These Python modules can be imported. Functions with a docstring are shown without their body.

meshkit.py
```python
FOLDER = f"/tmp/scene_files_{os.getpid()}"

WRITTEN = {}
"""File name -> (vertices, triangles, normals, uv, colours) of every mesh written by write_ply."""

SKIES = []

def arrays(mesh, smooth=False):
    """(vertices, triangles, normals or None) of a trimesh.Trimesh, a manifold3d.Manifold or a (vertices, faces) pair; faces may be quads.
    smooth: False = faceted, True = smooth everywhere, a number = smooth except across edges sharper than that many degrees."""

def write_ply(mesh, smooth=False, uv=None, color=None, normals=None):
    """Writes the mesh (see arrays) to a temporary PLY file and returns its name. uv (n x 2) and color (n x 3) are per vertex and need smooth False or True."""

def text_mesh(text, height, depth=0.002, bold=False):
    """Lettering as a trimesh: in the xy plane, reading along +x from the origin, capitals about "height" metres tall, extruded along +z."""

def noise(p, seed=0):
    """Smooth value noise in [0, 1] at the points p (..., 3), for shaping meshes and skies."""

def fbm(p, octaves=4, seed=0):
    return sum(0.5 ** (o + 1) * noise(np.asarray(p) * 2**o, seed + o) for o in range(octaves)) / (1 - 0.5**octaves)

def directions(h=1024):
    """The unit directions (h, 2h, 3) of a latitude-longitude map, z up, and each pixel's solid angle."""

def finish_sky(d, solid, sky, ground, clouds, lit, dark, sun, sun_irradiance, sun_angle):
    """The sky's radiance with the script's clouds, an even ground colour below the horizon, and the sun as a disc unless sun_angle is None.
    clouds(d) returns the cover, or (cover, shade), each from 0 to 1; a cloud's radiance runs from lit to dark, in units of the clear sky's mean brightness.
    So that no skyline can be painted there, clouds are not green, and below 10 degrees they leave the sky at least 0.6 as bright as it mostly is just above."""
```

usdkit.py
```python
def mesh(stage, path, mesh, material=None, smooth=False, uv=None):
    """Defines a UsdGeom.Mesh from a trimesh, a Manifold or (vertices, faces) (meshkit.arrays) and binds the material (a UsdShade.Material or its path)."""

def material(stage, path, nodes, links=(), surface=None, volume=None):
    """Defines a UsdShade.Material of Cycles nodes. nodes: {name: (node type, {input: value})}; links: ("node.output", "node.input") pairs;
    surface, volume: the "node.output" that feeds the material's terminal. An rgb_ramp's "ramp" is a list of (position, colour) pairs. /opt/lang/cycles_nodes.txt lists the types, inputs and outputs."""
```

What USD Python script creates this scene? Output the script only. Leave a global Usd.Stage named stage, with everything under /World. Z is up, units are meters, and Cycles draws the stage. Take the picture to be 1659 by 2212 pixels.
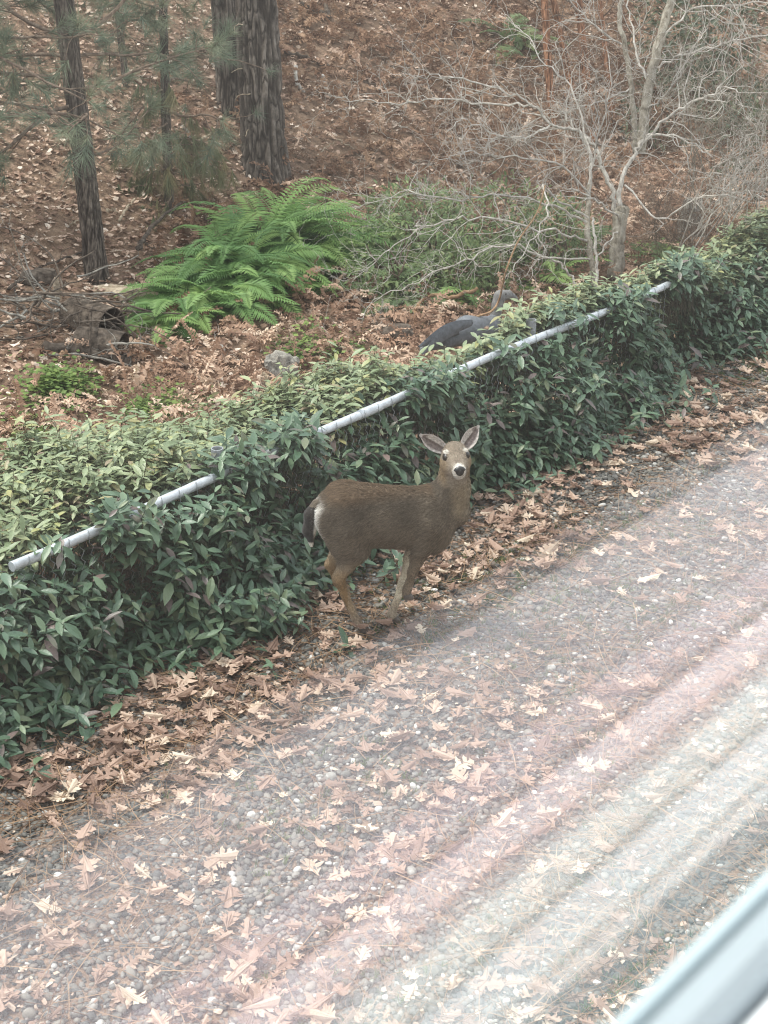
import math, random
import numpy as np
import trimesh
from scipy.spatial import cKDTree
from pxr import Usd, UsdGeom, UsdLux, UsdShade, Gf, Sdf, Vt
import usdkit, meshkit

# ------------------------------------------------------------------ stage, camera, light
stage = Usd.Stage.CreateInMemory()
UsdGeom.Xform.Define(stage, '/World')
UsdGeom.Scope.Define(stage, '/World/Looks')
CAM_Z, PITCH, FOC = 4.0, math.radians(25.0), 3500.0     # focal length in units of a 1659-wide picture
cam = UsdGeom.Camera.Define(stage, '/World/camera')
cam.AddTranslateOp().Set((0, 0, CAM_Z)); cam.AddRotateXOp().Set(65.0)
cam.CreateHorizontalApertureAttr(24.0); cam.CreateVerticalApertureAttr(32.0)
cam.CreateFocalLengthAttr(24.0 * FOC / 1659); cam.CreateClippingRangeAttr((0.02, 500.0))
cam.CreateFStopAttr(10.0); cam.CreateFocusDistanceAttr(8.6)
cam.CreateExposureAttr(1.92)

SUN_EL, SUN_AZ = math.radians(64), math.radians(-72)    # azimuth = atan2(x, y) of the direction towards the sun
def mat(name, nodes, links, surface='p.BSDF', volume=None):
    return usdkit.material(stage, '/World/Looks/' + name, nodes, links, surface=surface, volume=volume)
sky_mat = mat('sky_look', {
    's': ('sky_texture', {'sky_type': 'single_scattering', 'sun_disc': False, 'sun_elevation': SUN_EL, 'sun_rotation': SUN_AZ}),
    'tc': ('texture_coordinate', {}), 'n': ('noise_texture', {'scale': 2.2, 'detail': 5.0}),
    'r': ('rgb_ramp', {'ramp': [(0.30, (4.3, 4.5, 4.8)), (0.7, (7.6, 7.7, 7.8))]}),
    'm': ('mix_color', {'fac': 0.8, 'use_clamp': False, 'use_clamp_result': False}), 'b': ('background_shader', {'strength': 0.12})},
    [('tc.generated', 'n.vector'), ('n.fac', 'r.fac'), ('s.color', 'm.a'), ('r.color', 'm.b'), ('m.result', 'b.color')], surface='b.background')
dome = UsdLux.DomeLight.Define(stage, '/World/sky')
UsdShade.MaterialBindingAPI.Apply(dome.GetPrim()).Bind(sky_mat)
dome.GetPrim().SetCustomDataByKey('kind', 'structure')
sun = UsdLux.DistantLight.Define(stage, '/World/sun')
sun.CreateIntensityAttr(0.40); sun.CreateAngleAttr(16.0); sun.CreateNormalizeAttr(True); sun.CreateColorAttr((1.0, 0.95, 0.87))
sun.AddRotateZOp().Set(-math.degrees(SUN_AZ)); sun.AddRotateXOp().Set(math.degrees(SUN_EL) - 90.0)

# ------------------------------------------------------------------ helpers
rng = np.random.default_rng(7)
YAW = math.radians(40.4)
U = np.array([math.sin(YAW), math.cos(YAW), 0.0])       # along the fence and the house
N = np.array([-math.cos(YAW), math.sin(YAW), 0.0])      # from the house towards the hill
CAM = np.array([0, 0, CAM_Z])
FWD = np.array([0, math.cos(PITCH), -math.sin(PITCH)]); UPV = np.array([0, math.sin(PITCH), math.cos(PITCH)])
def ray(qx, qy): return np.array([(qx - 829.5) / FOC, 0, 0]) + UPV * ((1106 - qy) / FOC) + FWD
def at_t(qx, qy, t): return CAM + ray(qx, qy) * t
def at_n(qx, qy, n): d = ray(qx, qy); return CAM + d * (n / d.dot(N))
def at_z(qx, qy, z): d = ray(qx, qy); return CAM + d * ((z - CAM_Z) / d[2])
def SN(s, n, z=0.0): return U * s + N * n + np.array([0, 0, z])
def proj(p):
    v = np.atleast_2d(p) - CAM; f = v @ FWD
    return np.stack([829.5 + FOC * v[:, 0] / f, 1106 - FOC * (v @ UPV) / f, f], 1)
def in_view(p, m=0.2):
    q = proj(p); return (q[:, 2] > 0) & (q[:, 0] > -1659 * m) & (q[:, 0] < 1659 * (1 + m)) & (q[:, 1] > -2212 * m) & (q[:, 1] < 2212 * (1 + m * .6))
def terrain(s, n):
    s, n = np.asarray(s, float), np.asarray(n, float)
    w = 0.55
    hill = 0.46 * w * np.log1p(np.exp(np.clip((np.minimum(n, 34) - 9.3) / w, -30, 60)))
    p = np.stack([s * 0.7, n * 0.7, np.zeros_like(s * n)], -1)
    bump = (meshkit.fbm(p, 4, 3) - 0.5) * 0.30 * np.clip((n - 5.6) / 2.5, 0, 1)
    fine = (meshkit.fbm(p * 3.3, 2, 5) - 0.5) * 0.03
    return 0.055 * np.clip(n - 5.6, 0, None) + hill + bump + fine
def ground_xy(p): p = np.asarray(p); return terrain(p @ U, p @ N)
def on_ground(qx, qy, lift=0.0):
    d = ray(qx, qy); t = np.linspace(3, 30, 2701); P = CAM + t[:, None] * d
    h = P[:, 2] - ground_xy(P); k = int(np.argmax(h < lift)); return P[k]

used = {}
def uname(base):
    k = used.get(base, 0); used[base] = k + 1
    return base if k == 0 else f'{base}_{k:03d}'
def tag(prim, label=None, cat=None, group=None, kind=None):
    for k, v in (('label', label), ('category', cat), ('group', group), ('kind', kind)):
        if v: prim.SetCustomDataByKey(k, v)
    return prim
def thing(name, label, cat, loc=(0, 0, 0), group=None):
    x = UsdGeom.Xform.Define(stage, '/World/' + uname('/World/' + name).split('/')[-1])
    x.AddTranslateOp().Set(Gf.Vec3d(*map(float, loc)))
    return tag(x.GetPrim(), label, cat, group)
def path_in(parent, name):
    base = (parent.GetPath().pathString if parent else '/World') + '/' + name
    return uname(base)
def origin_of(parent):
    return np.zeros(3) if parent is None else np.array(UsdGeom.XformCache().GetLocalToWorldTransform(parent).ExtractTranslation())
def obj(name, mesh, m, parent=None, smooth=False, color=None, kind=None, label=None, world=True):
    """one Mesh prim; vertices are given in world space and stored relative to the parent"""
    v, f, nn = meshkit.arrays(mesh, smooth)
    if parent is not None and world: v = v - origin_of(parent)
    g = usdkit.mesh(stage, path_in(parent, name), (v, f), m)
    if nn is not None:
        g.CreateNormalsAttr(Vt.Vec3fArray.FromNumpy(nn.astype(np.float32))); g.SetNormalsInterpolation('vertex')
    if color is not None:
        UsdGeom.PrimvarsAPI(g).CreatePrimvar('coat', Sdf.ValueTypeNames.Color3fArray, 'vertex').Set(Vt.Vec3fArray.FromNumpy(np.asarray(color, np.float32)))
    if kind: g.GetPrim().SetCustomDataByKey('kind', kind)
    if label: g.GetPrim().SetCustomDataByKey('label', label)
    return g.GetPrim()
def top(name, mesh, m, label, cat, group=None, smooth=False, loc=None):
    """a thing that is one mesh, its pivot at loc"""
    p = obj(name, mesh, m, None, smooth)
    return tag(p, label, cat, group)
def quats(R):
    """rotation matrices (n,3,3) -> half quaternions (w,x,y,z)"""
    from scipy.spatial.transform import Rotation
    q = Rotation.from_matrix(R).as_quat()
    return q[:, [3, 0, 1, 2]]
def instancer(name, protos, pos, R, scale, idx, parent=None, kind='stuff', label=None, cat=None):
    pth = path_in(parent, name)
    pi = UsdGeom.PointInstancer.Define(stage, pth)
    o = origin_of(parent)
    rel = pi.CreatePrototypesRel()
    for k, (mesh, m, sm) in enumerate(protos):
        v, f, nn = meshkit.arrays(mesh, sm)
        g = usdkit.mesh(stage, f'{pth}/kind_{k:03d}', (v, f), m)
        if nn is not None:
            g.CreateNormalsAttr(Vt.Vec3fArray.FromNumpy(nn.astype(np.float32))); g.SetNormalsInterpolation('vertex')
        rel.AddTarget(g.GetPath())
    pi.CreatePositionsAttr(Vt.Vec3fArray.FromNumpy((np.asarray(pos) - o).astype(np.float32)))
    q = quats(np.asarray(R)).astype(np.float16)
    pi.CreateOrientationsAttr(Vt.QuathArray([Gf.Quath(float(a), float(b), float(c), float(d)) for a, b, c, d in q]))
    sc = np.asarray(scale, np.float32)
    if sc.ndim == 1: sc = np.repeat(sc[:, None], 3, 1)
    pi.CreateScalesAttr(Vt.Vec3fArray.FromNumpy(sc))
    pi.CreateProtoIndicesAttr(Vt.IntArray.FromNumpy(np.asarray(idx, np.int32)))
    return tag(pi.GetPrim(), label, cat, None, kind)
def norm(v): v = np.asarray(v, float); return v / np.maximum(np.linalg.norm(v, axis=-1, keepdims=True), 1e-12)
def frame_from(x, z):
    """matrices whose columns are x, y, z with x kept and z as close as it can be"""
    x = norm(x); y = norm(np.cross(z, x)); z = np.cross(x, y)
    return np.stack([x, y, z], -1)
def spin(a, tilt=0.0, az=None):
    """(n,3,3): turn a about z, then tilt about a random horizontal axis"""
    a = np.asarray(a); n = len(a); tilt = np.broadcast_to(tilt, n); az = rng.uniform(0, 2 * np.pi, n) if az is None else az
    c, s = np.cos(a), np.sin(a); Z = np.zeros(n); O = np.ones(n)
    Rz = np.stack([np.stack([c, -s, Z], -1), np.stack([s, c, Z], -1), np.stack([Z, Z, O], -1)], 1)
    k = np.stack([np.cos(az), np.sin(az), Z], -1); K = np.zeros((n, 3, 3))
    K[:, 0, 1], K[:, 0, 2], K[:, 1, 0], K[:, 1, 2], K[:, 2, 0], K[:, 2, 1] = -k[:, 2], k[:, 1], k[:, 2], -k[:, 0], -k[:, 1], k[:, 0]
    Rt = np.eye(3) + np.sin(tilt)[:, None, None] * K + (1 - np.cos(tilt))[:, None, None] * (K @ K)
    return Rt @ Rz
def tube(pts, rad, sides=6, cap=True):
    pts = np.asarray(pts, float); rad = np.broadcast_to(rad, len(pts)); n = len(pts)
    T = norm(np.gradient(pts, axis=0)); a = np.array([0, 0, 1.0]) if abs(T[0][2]) < .9 else np.array([1.0, 0, 0])
    V = []; ang = np.arange(sides) / sides * 2 * np.pi
    for i in range(n):
        x = norm(np.cross(a, T[i])); y = np.cross(T[i], x); a = y
        V.append(pts[i] + rad[i] * (np.cos(ang)[:, None] * x + np.sin(ang)[:, None] * y))
    V = np.vstack(V); F = []
    i, k = np.meshgrid(np.arange(n - 1), np.arange(sides), indexing='ij'); k2 = (k + 1) % sides
    A, B, C, D = i * sides + k, i * sides + k2, (i + 1) * sides + k2, (i + 1) * sides + k
    F = np.vstack([np.stack([A, B, C], -1).reshape(-1, 3), np.stack([A, C, D], -1).reshape(-1, 3)])
    if cap:
        V = np.vstack([V, pts[0], pts[-1]]); c0, c1 = len(V) - 2, len(V) - 1
        kk = np.arange(sides); k2 = (kk + 1) % sides
        F = np.vstack([F, np.stack([np.full(sides, c0), k2, kk], -1), np.stack([np.full(sides, c1), (n - 1) * sides + kk, (n - 1) * sides + k2], -1)])
    return V, F
def join(ms):
    V, F, n = [], [], 0
    for v, f in ms:
        V.append(v); F.append(np.asarray(f) + n); n += len(v)
    return np.vstack(V), np.vstack(F)
def box(lo, hi): 
    b = trimesh.creation.box(bounds=[lo, hi]); return np.array(b.vertices), np.array(b.faces)
def smooth_poly(P, m):
    """Catmull-Rom through the rows of P (any width), m points per span"""
    P = np.asarray(P, float); Q = np.vstack([2 * P[0] - P[1], P, 2 * P[-1] - P[-2]]); out = []
    for i in range(1, len(Q) - 2):
        for t in np.arange(m) / m:
            a, b, c, d = Q[i - 1], Q[i], Q[i + 1], Q[i + 2]
            out.append(.5 * (2 * b + (c - a) * t + (2 * a - 5 * b + 4 * c - d) * t * t + (3 * b - a - 3 * c + d) * t ** 3))
    return np.array(out + [P[-1]])
def ramp_mat(name, stops, rough=0.7, noise_scale=6.0, noise_amt=0.35, bump=0.0, bump_scale=60.0, spec=0.3, translucent=0.0):
    """colour varies from copy to copy (random) and within the piece (noise)"""
    nodes = {'oi': ('object_info', {}), 'tc': ('geometry', {}), 'n': ('noise_texture', {'scale': noise_scale, 'detail': 3.0}),
             'ma': ('math', {'math_type': 'multiply_add', 'value2': noise_amt, 'value3': -noise_amt / 2}), 'ad': ('math', {'math_type': 'add'}),
             'r': ('rgb_ramp', {'ramp': stops}), 'p': ('principled_bsdf', {'roughness': rough, 'specular_ior_level': spec})}
    links = [('tc.position', 'n.vector'), ('n.fac', 'ma.value1'), ('ma.value', 'ad.value1'), ('oi.random', 'ad.value2'), ('ad.value', 'r.fac'), ('r.color', 'p.base_color')]
    if bump:
        nodes['n2'] = ('noise_texture', {'scale': bump_scale, 'detail': 4.0}); nodes['b'] = ('bump', {'strength': bump, 'distance': 0.01})
        links += [('tc.position', 'n2.vector'), ('n2.fac', 'b.height'), ('b.normal', 'p.normal')]
    surf = 'p.BSDF'
    if translucent:
        nodes['t'] = ('translucent_bsdf', {}); nodes['mx'] = ('mix_closure', {'fac': translucent})
        links += [('r.color', 't.color'), ('p.BSDF', 'mx.closure1'), ('t.BSDF', 'mx.closure2')]; surf = 'mx.closure'
    return mat(name, nodes, links, surf)

# ------------------------------------------------------------------ materials
M = {}
M['soil'] = mat('soil', {'g': ('geometry', {}), 'n': ('noise_texture', {'scale': 9.0, 'detail': 8.0, 'roughness': 0.7}),
    'r': ('rgb_ramp', {'ramp': [(0.3, (.09, .06, .042)), (0.5, (.20, .135, .093)), (0.72, (.36, .255, .18))]}),
    'n2': ('noise_texture', {'scale': 45.0, 'detail': 5.0}), 'b': ('bump', {'strength': 0.9, 'distance': 0.03}), 'p': ('principled_bsdf', {'roughness': 0.95, 'specular_ior_level': 0.1})},
    [('g.position', 'n.vector'), ('g.position', 'n2.vector'), ('n.fac', 'r.fac'), ('r.color', 'p.base_color'), ('n2.fac', 'b.height'), ('b.normal', 'p.normal')])
M['pebble'] = ramp_mat('pebble_look', [(0, (.048, .047, .044)), (.25, (.085, .085, .078)), (.5, (.145, .138, .122)), (.7, (.195, .178, .15)), (.86, (.125, .09, .073)), (.95, (.27, .26, .235)), (1, (.5, .49, .465))], 0.6, 60.0, .12, .15, 250.0)
M['white_pebble'] = ramp_mat('white_pebble_look', [(0, (.55, .54, .51)), (1, (.78, .77, .75))], 0.5, 40.0, .4, .1, 200.0)
M['oak'] = ramp_mat('oak_leaf_look', [(0, (.16, .098, .072)), (.3, (.30, .195, .145)), (.6, (.42, .29, .22)), (.85, (.52, .385, .295)), (1, (.64, .53, .41))], 0.6, 30.0, .25, .2, 120.0, .35, .15)
M['litter'] = ramp_mat('litter_look', [(0, (.15, .092, .066)), (.3, (.30, .19, .135)), (.6, (.47, .33, .245)), (.85, (.58, .45, .35)), (1, (.72, .62, .52))], 0.75, 12.0, .3, 0, 0, .2, .1)
M['bracken'] = ramp_mat('bracken_look', [(0, (.19, .115, .08)), (.4, (.37, .235, .16)), (.75, (.52, .365, .265)), (1, (.66, .52, .40))], 0.8, 8.0, .4, 0, 0, .15, .15)
M['bracken_dark'] = ramp_mat('bracken_dark_look', [(0, (.10, .055, .036)), (.5, (.20, .115, .072)), (1, (.33, .215, .14))], 0.8, 8.0, .4, 0, 0, .15, .1)
M['needle_brown'] = ramp_mat('dead_needle_look', [(0, (.13, .07, .04)), (1, (.34, .22, .13))], 0.8, 8.0, .3)
M['grass'] = ramp_mat('grass_look', [(0, (.05, .085, .02)), (1, (.13, .18, .05))], 0.7, 8.0, .4, 0, 0, .2, .2)
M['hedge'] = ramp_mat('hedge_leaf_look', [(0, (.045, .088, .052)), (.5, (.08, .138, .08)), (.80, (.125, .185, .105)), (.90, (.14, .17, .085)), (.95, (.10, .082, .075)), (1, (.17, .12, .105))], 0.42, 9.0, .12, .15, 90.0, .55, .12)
M['hedge_lit'] = ramp_mat('hedge_lit_look', [(0, (.15, .20, .105)), (.5, (.24, .29, .16)), (.8, (.33, .37, .21)), (.9, (.33, .33, .13)), (1, (.22, .16, .125))], 0.45, 9.0, .15, .15, 90.0, .5, .2)  # lit copy of the hedge leaf: overhead skylight put into a paler colour
M['hedge_stem'] = ramp_mat('hedge_stem_look', [(0, (.04, .036, .024)), (1, (.08, .07, .04))], .7)
M['fern'] = ramp_mat('fern_look', [(0, (.085, .175, .05)), (.5, (.145, .265, .075)), (1, (.25, .37, .11))], 0.55, 5.0, .3, 0, 0, .35, .3)
M['fern_dull'] = ramp_mat('fern_dull_look', [(0, (.08, .125, .05)), (.6, (.14, .195, .08)), (1, (.22, .265, .11))], 0.6, 5.0, .3, 0, 0, .3, .25)
M['pine'] = ramp_mat('pine_needle_look', [(0, (.09, .12, .08)), (.6, (.15, .185, .12)), (1, (.22, .235, .145))], 0.5, 5.0, .3, 0, 0, .3, .15)
M['pine_dry'] = ramp_mat('drooping_needle_look', [(0, (.11, .125, .065)), (.6, (.17, .18, .09)), (1, (.25, .21, .11))], 0.6, 5.0, .3, 0, 0, .3, .15)
def bark_mat(name, dark, mid, light, sx=26.0, sz=4.0, attr=False):
    nodes = {'g': ('geometry', {}), 'mp': ('mapping', {'scale': (sx, sx, sz)}), 'n': ('noise_texture', {'scale': 1.0, 'detail': 8.0, 'roughness': .65}),
        'n3': ('noise_texture', {'scale': 1.7, 'detail': 4.0}), 'mix': ('mix_color', {'blend_type': 'multiply', 'fac': .5}),
        'r': ('rgb_ramp', {'ramp': [(0.32, dark), (.5, mid), (.72, light)]}), 'r2': ('rgb_ramp', {'ramp': [(.3, (.55, .55, .55)), (.7, (1.3, 1.28, 1.2))]}), 'b': ('bump', {'strength': 1.0, 'distance': .02}), 'p': ('principled_bsdf', {'roughness': .92, 'specular_ior_level': .15})}
    links = [('g.position', 'mp.vector'), ('mp.vector', 'n.vector'), ('n.fac', 'r.fac'), ('g.position', 'n3.vector'), ('n3.fac', 'r2.fac'), ('r.color', 'mix.a'), ('r2.color', 'mix.b'), ('mix.result', 'p.base_color'), ('n.fac', 'b.height'), ('b.normal', 'p.normal')]
    if attr:
        nodes['a'] = ('attribute', {'attribute': 'coat'}); nodes['m2'] = ('mix_color', {'blend_type': 'multiply', 'fac': 1.0, 'use_clamp_result': False})
        links = [l for l in links if l[1] != 'p.base_color'] + [('mix.result', 'm2.a'), ('a.color', 'm2.b'), ('m2.result', 'p.base_color')]
    return mat(name, nodes, links)
M['bark'] = bark_mat('conifer_bark', (.06, .053, .046), (.115, .10, .088), (.20, .182, .165), 26.0, 8.0, True)
M['bark_pine'] = bark_mat('young_pine_bark', (.06, .05, .043), (.105, .09, .078), (.18, .16, .14), 40.0, 12.0, True)
M['bark_grey'] = bark_mat('grey_smooth_bark', (.12, .10, .075), (.27, .24, .195), (.44, .41, .35), 30.0, 14.0)
M['bark_pale'] = bark_mat('pale_twig_bark', (.24, .215, .19), (.43, .40, .36), (.61, .58, .54), 30.0, 14.0)
M['bark_red'] = bark_mat('red_trunk_bark', (.15, .075, .045), (.30, .155, .092), (.42, .25, .16), 30.0, 8.0, True)
M['twig_brown'] = bark_mat('brown_twig_bark', (.08, .055, .042), (.17, .125, .095), (.30, .24, .19), 30.0, 14.0)
M['deadwood'] = bark_mat('weathered_wood', (.16, .125, .09), (.36, .29, .21), (.58, .50, .39), 20.0, 20.0)
M['deadwood_dark'] = bark_mat('dark_dead_wood', (.035, .028, .022), (.095, .075, .06), (.20, .165, .135), 20.0, 20.0)
M['stump'] = bark_mat('grey_stump_wood', (.08, .075, .068), (.25, .235, .21), (.42, .39, .34), 30.0, 14.0)
M['orange_wood'] = bark_mat('orange_branch_bark', (.16, .095, .055), (.31, .195, .115), (.47, .32, .21), 30.0, 30.0)
def plain(name, col, rough=.5, metal=0.0, spec=.5, bump=.0, var=.25, scale=25.0):
    c = np.array(col)
    return mat(name, {'g': ('geometry', {}), 'n': ('noise_texture', {'scale': scale, 'detail': 6.0, 'roughness': .65}), 'r': ('rgb_ramp', {'ramp': [(.3, tuple(c * (1 - var))), (.7, tuple(np.minimum(c * (1 + var), .95)))]}),
        'b': ('bump', {'strength': bump, 'distance': .004}), 'p': ('principled_bsdf', {'roughness': rough, 'metallic': metal, 'specular_ior_level': spec})},
        [('g.position', 'n.vector'), ('n.fac', 'r.fac'), ('r.color', 'p.base_color'), ('n.fac', 'b.height'), ('b.normal', 'p.normal')])
M['galv'] = plain('galvanised_steel', (.50, .53, .56), .5, .35, .5, .2, .22, 18.0)
M['wire'] = plain('chain_link_wire', (.28, .30, .31), .5, .6)
M['pvc'] = plain('grey_pipe', (.24, .25, .26), .6)
M['bird'] = plain('dark_bird_plumage', (.115, .122, .135), .6, 0, .4, .6, .35, 40.0)
M['bird_neck'] = plain('grey_bird_neck', (.16, .155, .15), .8, 0, .3, .6, .3, 40.0)
M['vinyl'] = plain('white_vinyl', (.76, .77, .765), .32, 0, .5, 0, .02, 3.0)
M['vinyl_dimmed'] = plain('dimmed_vinyl', (.50, .50, .475), .5, 0, .4, 0, .05, 30.0)  # same window vinyl, colour darkened to hold down an overbright reflection
M['vinyl_rail'] = plain('blue_white_vinyl', (.27, .305, .315), .6, 0, .2, 0, .02, 3.0)
M['channel_shade'] = plain('shaded_channel', (.05, .052, .055), .6, 0, .3, 0, .1, 5.0)  # shade of the narrow sill channel put into a dark colour
M['gasket'] = plain('grey_gasket', (.36, .43, .44), .5, 0, .4, 0, .1, 5.0)
M['sill_pink'] = plain('pink_white_sill_edge', (.64, .51, .545), .4, 0, .5, 0, .04, 6.0)
M['sill'] = plain('painted_sill', (.31, .285, .295), .4, 0, .5, 0, .04, 6.0)
M['room_wall'] = plain('room_wall_paint', (.50, .48, .46), .8, 0, .2, 0, .04, 4.0)
M['room_floor'] = plain('room_floor_boards', (.042, .040, .038), .9, 0, .0, 0, .04, 4.0)
M['siding'] = plain('house_siding', (.42, .41, .38), .7, 0, .3, .1, .08, 6.0)
M['hoof'] = plain('hoof_horn', (.10, .082, .068), .5)
M['eye'] = plain('deer_eye', (.012, .009, .007), .08, 0, .6, 0, .0, 5.0)
M['nose'] = plain('wet_black_nose', (.012, .011, .011), .28, 0, .6, .3, .2, 120.0)
M['coat'] = mat('deer_coat', {'a': ('attribute', {'attribute': 'coat'}), 'g': ('geometry', {}), 'n': ('noise_texture', {'scale': 110.0, 'detail': 4.0}), 'r': ('rgb_ramp', {'ramp': [(.3, (.62, .62, .62)), (.7, (1.35, 1.33, 1.3))]}),
    'm': ('mix_color', {'blend_type': 'multiply', 'fac': 1.0}), 'b': ('bump', {'strength': .6, 'distance': .006}), 'p': ('principled_bsdf', {'roughness': .85, 'specular_ior_level': .15, 'sheen_weight': .15, 'sheen_roughness': .5})},
    [('g.position', 'n.vector'), ('n.fac', 'r.fac'), ('a.color', 'm.a'), ('r.color', 'm.b'), ('m.result', 'p.base_color'), ('n.fac', 'b.height'), ('b.normal', 'p.normal')])
M['fur'] = mat('deer_fur', {'a': ('attribute', {'attribute': 'coat'}), 'p': ('principled_bsdf', {'roughness': .8, 'specular_ior_level': .15})}, [('a.color', 'p.base_color')])
_gl = {'gg': ('geometry', {}), 'mr': ('map_range', {'to_min': 2.35, 'to_max': 1 / 2.35}), 'fr': ('fresnel', {}), 't': ('transparent_bsdf', {'color': (.97, .985, .98)}), 'g': ('glossy_bsdf', {'color': (1, 1, 1), 'roughness': 0.0}), 'mx': ('mix_closure', {})}
M['glass'] = mat('window_glass', _gl, [('gg.backfacing', 'mr.value'), ('mr.result', 'fr.IOR'), ('fr.fac', 'mx.fac'), ('t.BSDF', 'mx.closure1'), ('g.BSDF', 'mx.closure2')], 'mx.closure')

# ------------------------------------------------------------------ ground
def sheet(s0, s1, n0, n1, ds, dn, lift=0.0):
    s, n = np.arange(s0, s1 + ds / 2, ds), np.arange(n0, n1 + dn / 2, dn); S, Nn = np.meshgrid(s, n, indexing='ij')
    Z = terrain(S, Nn) + lift
    P = S[..., None] * U + Nn[..., None] * N; P[..., 2] = Z
    a = np.arange(len(s) * len(n)).reshape(len(s), len(n))
    q = np.stack([a[:-1, :-1], a[1:, :-1], a[1:, 1:], a[:-1, 1:]], -1).reshape(-1, 4)
    return P.reshape(-1, 3), np.vstack([q[:, [0, 2, 1]], q[:, [0, 3, 2]]])
# one ground: fine near the camera's view, coarse beyond
def grid_axis(spans):
    out = []
    for a, b, d in spans: out += list(np.arange(a, b, d))
    return np.array(out + [spans[-1][1]])
gs, gn = grid_axis([(-60, -4, 2.0), (-4, 24, .12), (24, 70, 2.0)]), grid_axis([(-40, 0.5, 1.5), (.5, 16, .12), (16, 70, 1.5)])
S_, N_ = np.meshgrid(gs, gn, indexing='ij'); P_ = S_[..., None] * U + N_[..., None] * N; P_[..., 2] = terrain(S_, N_)
a_ = np.arange(S_.size).reshape(S_.shape); q_ = np.stack([a_[:-1, :-1], a_[1:, :-1], a_[1:, 1:], a_[:-1, 1:]], -1).reshape(-1, 4)
tag(obj('ground', (P_.reshape(-1, 3), np.vstack([q_[:, [0, 1, 2]], q_[:, [0, 2, 3]]])), M['soil'], None, True), kind='structure')

# ------------------------------------------------------------------ house wall, room and window that the photograph is taken through
DG = 0.20                                                # glass plane, metres from the lens
ZG = CAM_Z - 0.360                                       # top of the sash's bottom rail
def extrude(profile, s0, s1):
    """closed (n, z) profile, counter-clockwise seen along +U, extruded from s0 to s1"""
    from shapely.geometry import Polygon
    m = trimesh.creation.extrude_polygon(Polygon(profile), s1 - s0, engine='earcut')
    v = np.array(m.vertices); w = v[:, [0]] * N + (s0 + v[:, [2]]) * U; w[:, 2] = v[:, 1]
    f = np.array(m.faces); t = trimesh.Trimesh(w, f, process=False)
    if t.volume < 0: f = f[:, ::-1]
    return w, f
def rect(n0, n1, z0, z1): return [(n0, z0), (n1, z0), (n1, z1), (n0, z1)]
W0, W1 = -0.75, 1.35
HT = ZG + 1.25
win = thing('window', 'white vinyl window with double glass, its bottom rail crossing the lower right corner', 'window', SN(0.3, DG, ZG))
for off in (.0005, .0145):
    obj('glass_pane', (np.array([SN(W0, DG + off, ZG - .008), SN(W1, DG + off, ZG - .008), SN(W1, DG + off, HT), SN(W0, DG + off, HT)]), np.array([[0, 1, 2], [0, 2, 3]])), M['glass'], win)
def chamf(n0, n1, z0, z1, c=.004): return [(n0 + c, z0), (n1 - c, z0), (n1, z0 + c), (n1, z1 - c), (n1 - c, z1), (n0 + c, z1), (n0, z1 - c), (n0, z0 + c)]
obj('bottom_rail', extrude(chamf(DG - .022, DG - .0055, ZG - .055, ZG), W0, W1), M['vinyl_rail'], win, 30)
obj('gasket', extrude(chamf(DG - .0052, DG - .0002, ZG - .02, ZG + .002, .0012), W0, W1), M['gasket'], win, 30)
obj('outer_stop', extrude(chamf(DG + .015, DG + .019, ZG - .085, ZG - .052, .001), W0, W1), M['vinyl'], win, 30)
obj('top_rail', extrude(chamf(DG - .022, DG + .04, HT + .001, HT + .06), W0, W1), M['vinyl'], win, 30)
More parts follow.
